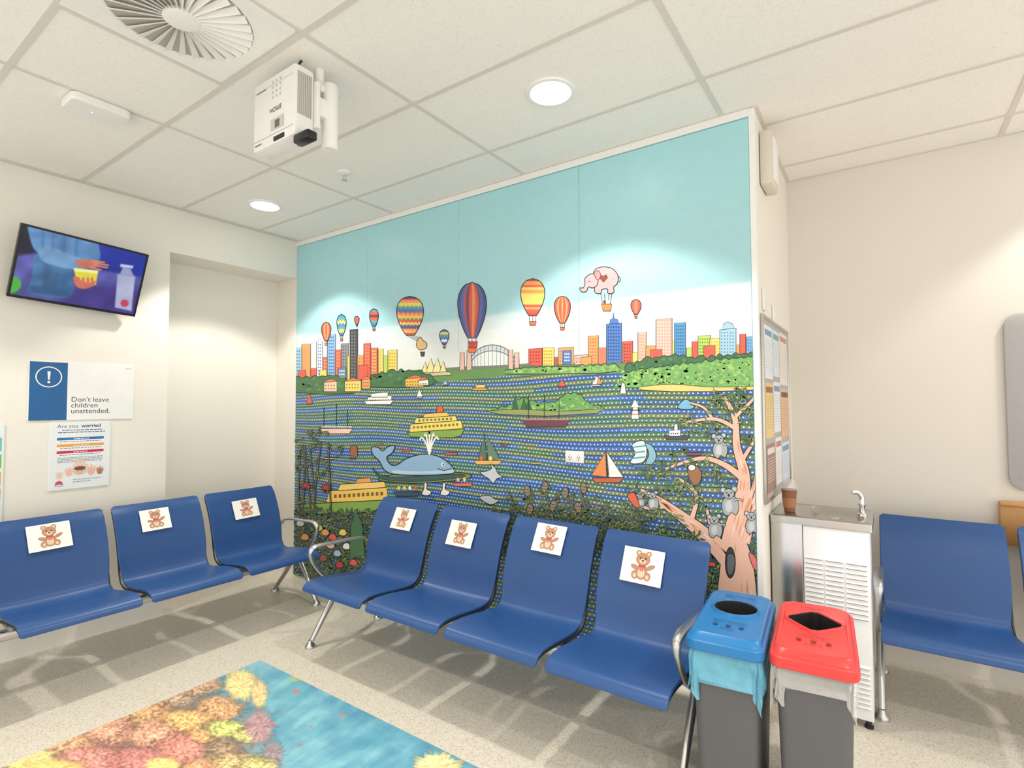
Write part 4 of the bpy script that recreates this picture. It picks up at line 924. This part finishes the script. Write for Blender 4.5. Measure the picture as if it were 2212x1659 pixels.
X_,Y_=-2.73,2.10
e=empty('sprinkler',(X_,Y_,ZC),'small chrome fire sprinkler head on the ceiling','sprinkler')
mesh_ob('escutcheon',*lathegeo([(.04,ZC),(.038,ZC-.006),(.02,ZC-.012),(.012,ZC-.014)],24,X_,Y_),M_white,e,35)
g=merge(tubegeo([(X_-.008,Y_,ZC-.012),(X_-.014,Y_,ZC-.03),(X_-.002,Y_,ZC-.048)],.003,None,8,V((0,1,0))),tubegeo([(X_+.008,Y_,ZC-.012),(X_+.014,Y_,ZC-.03),(X_+.002,Y_,ZC-.048)],.003,None,8,V((0,1,0))),lathegeo([(.004,ZC-.045),(.02,ZC-.05),(.02,ZC-.052),(.004,ZC-.053)],18,X_,Y_))
mesh_ob('sprinkler_head',*g,M_alu,e,35)
# projector
e=empty('projector',(-2.07,1.36,ZC),'white projector hung vertically from the ceiling aiming down','projector')
x0,x1,y0,y1,z0,z1=-2.235,-1.925,1.235,1.325,2.595,2.893
box('projector_case',x0,x1,y0,y1,z0,z1,M_white,.012,e)
q=Pic((x0,y0-.0006,z0),(1,0,0),(0,0,1),eps=5e-5)
gy=c(120,120,124)
q.text("EPSON",.215,.155,.028,c(90,90,96),True,rot=math.pi)
for r_ in range(4):
    for k_ in range(3): q.poly(ell(.15+.028*k_,.20+.022*r_,.006,.006,10),c(196,196,200))
q.rect(.14,.235,.055,.105,c(206,204,200)); q.rect(.170,.205,.062,.096,c(106,106,110)); q.rect(.02,.07,.02,.026,gy); q.rect(.03,.1,.25,.254,gy)
q.line([(.004,.04),(.300,.04)],.0018,c(160,158,154)); q.line([(.004,.255),(.300,.255)],.0012,c(180,178,174))
q.build('control_panel',M_paper,e)
mesh_ob('vent_grille',*merge(*[boxgeo(x1-.001,x1+.003,y0+.012+i*.0085,y0+.016+i*.0085,z0+.09,z1-.03) for i in range(8)]),M_shade,e)
mesh_ob('lens_window',*boxgeo(x0+.16,x0+.24,y0-.002,y0+.03,z0+.008,z0+.028,.003),M_black,e)
box('depth_sensor',x1-.01,x1+.09,y0+.0,y0+.045,z0-.040,z0-.005,M_black,.006,e)
box('sensor_bracket',x1-.03,x1+.03,y0+.03,y0+.05,z0-.03,z0+.02,M_dark,.002,e)
mesh_ob('mount_tube',*lathegeo([(.032,z0+.0),(.034,z0+.005),(.034,z1-.02),(.03,z1-.014)],24,-1.935,1.41),M_white,e,35)
mesh_ob('mount_plate',*boxgeo(-2.05,-1.91,1.325,1.345,z0+.06,z1-.04,.003),M_white,e,35)
mesh_ob('mount_arm',*boxgeo(-1.965,-1.915,1.34,1.40,z0+.12,z0+.2,.003),M_white,e,35)
mesh_ob('mount_pole',*merge(lathegeo([(.018,z1-.02),(.018,ZC)],16,-1.975,1.385),boxgeo(-2.0,-1.93,1.36,1.42,z1-.06,z1-.03)),M_white,e,35)
mesh_ob('cable',*tubegeo(catmull([(-2.09,1.29,z1-.01),(-2.10,1.29,z1+.02),(-2.06,1.31,z1+.035),(-2.02,1.35,ZC)],6),.006,None,8,V((0,1,0))),M_black,e,40)
mesh_ob('cable',*tubegeo(catmull([(-1.99,1.29,z1-.01),(-1.99,1.29,z1+.03),(-1.98,1.30,ZC)],6),.005,None,8,V((0,1,0))),M_black,e,40)

# ------------------------------------------------------------------ world fill (open side of the waiting area)
w=bpy.data.worlds.new('world'); sc.world=w; w.use_nodes=True; bg=w.node_tree.nodes['Background']; bg.inputs[0].default_value=(1,.985,.965,1); bg.inputs[1].default_value=1.7
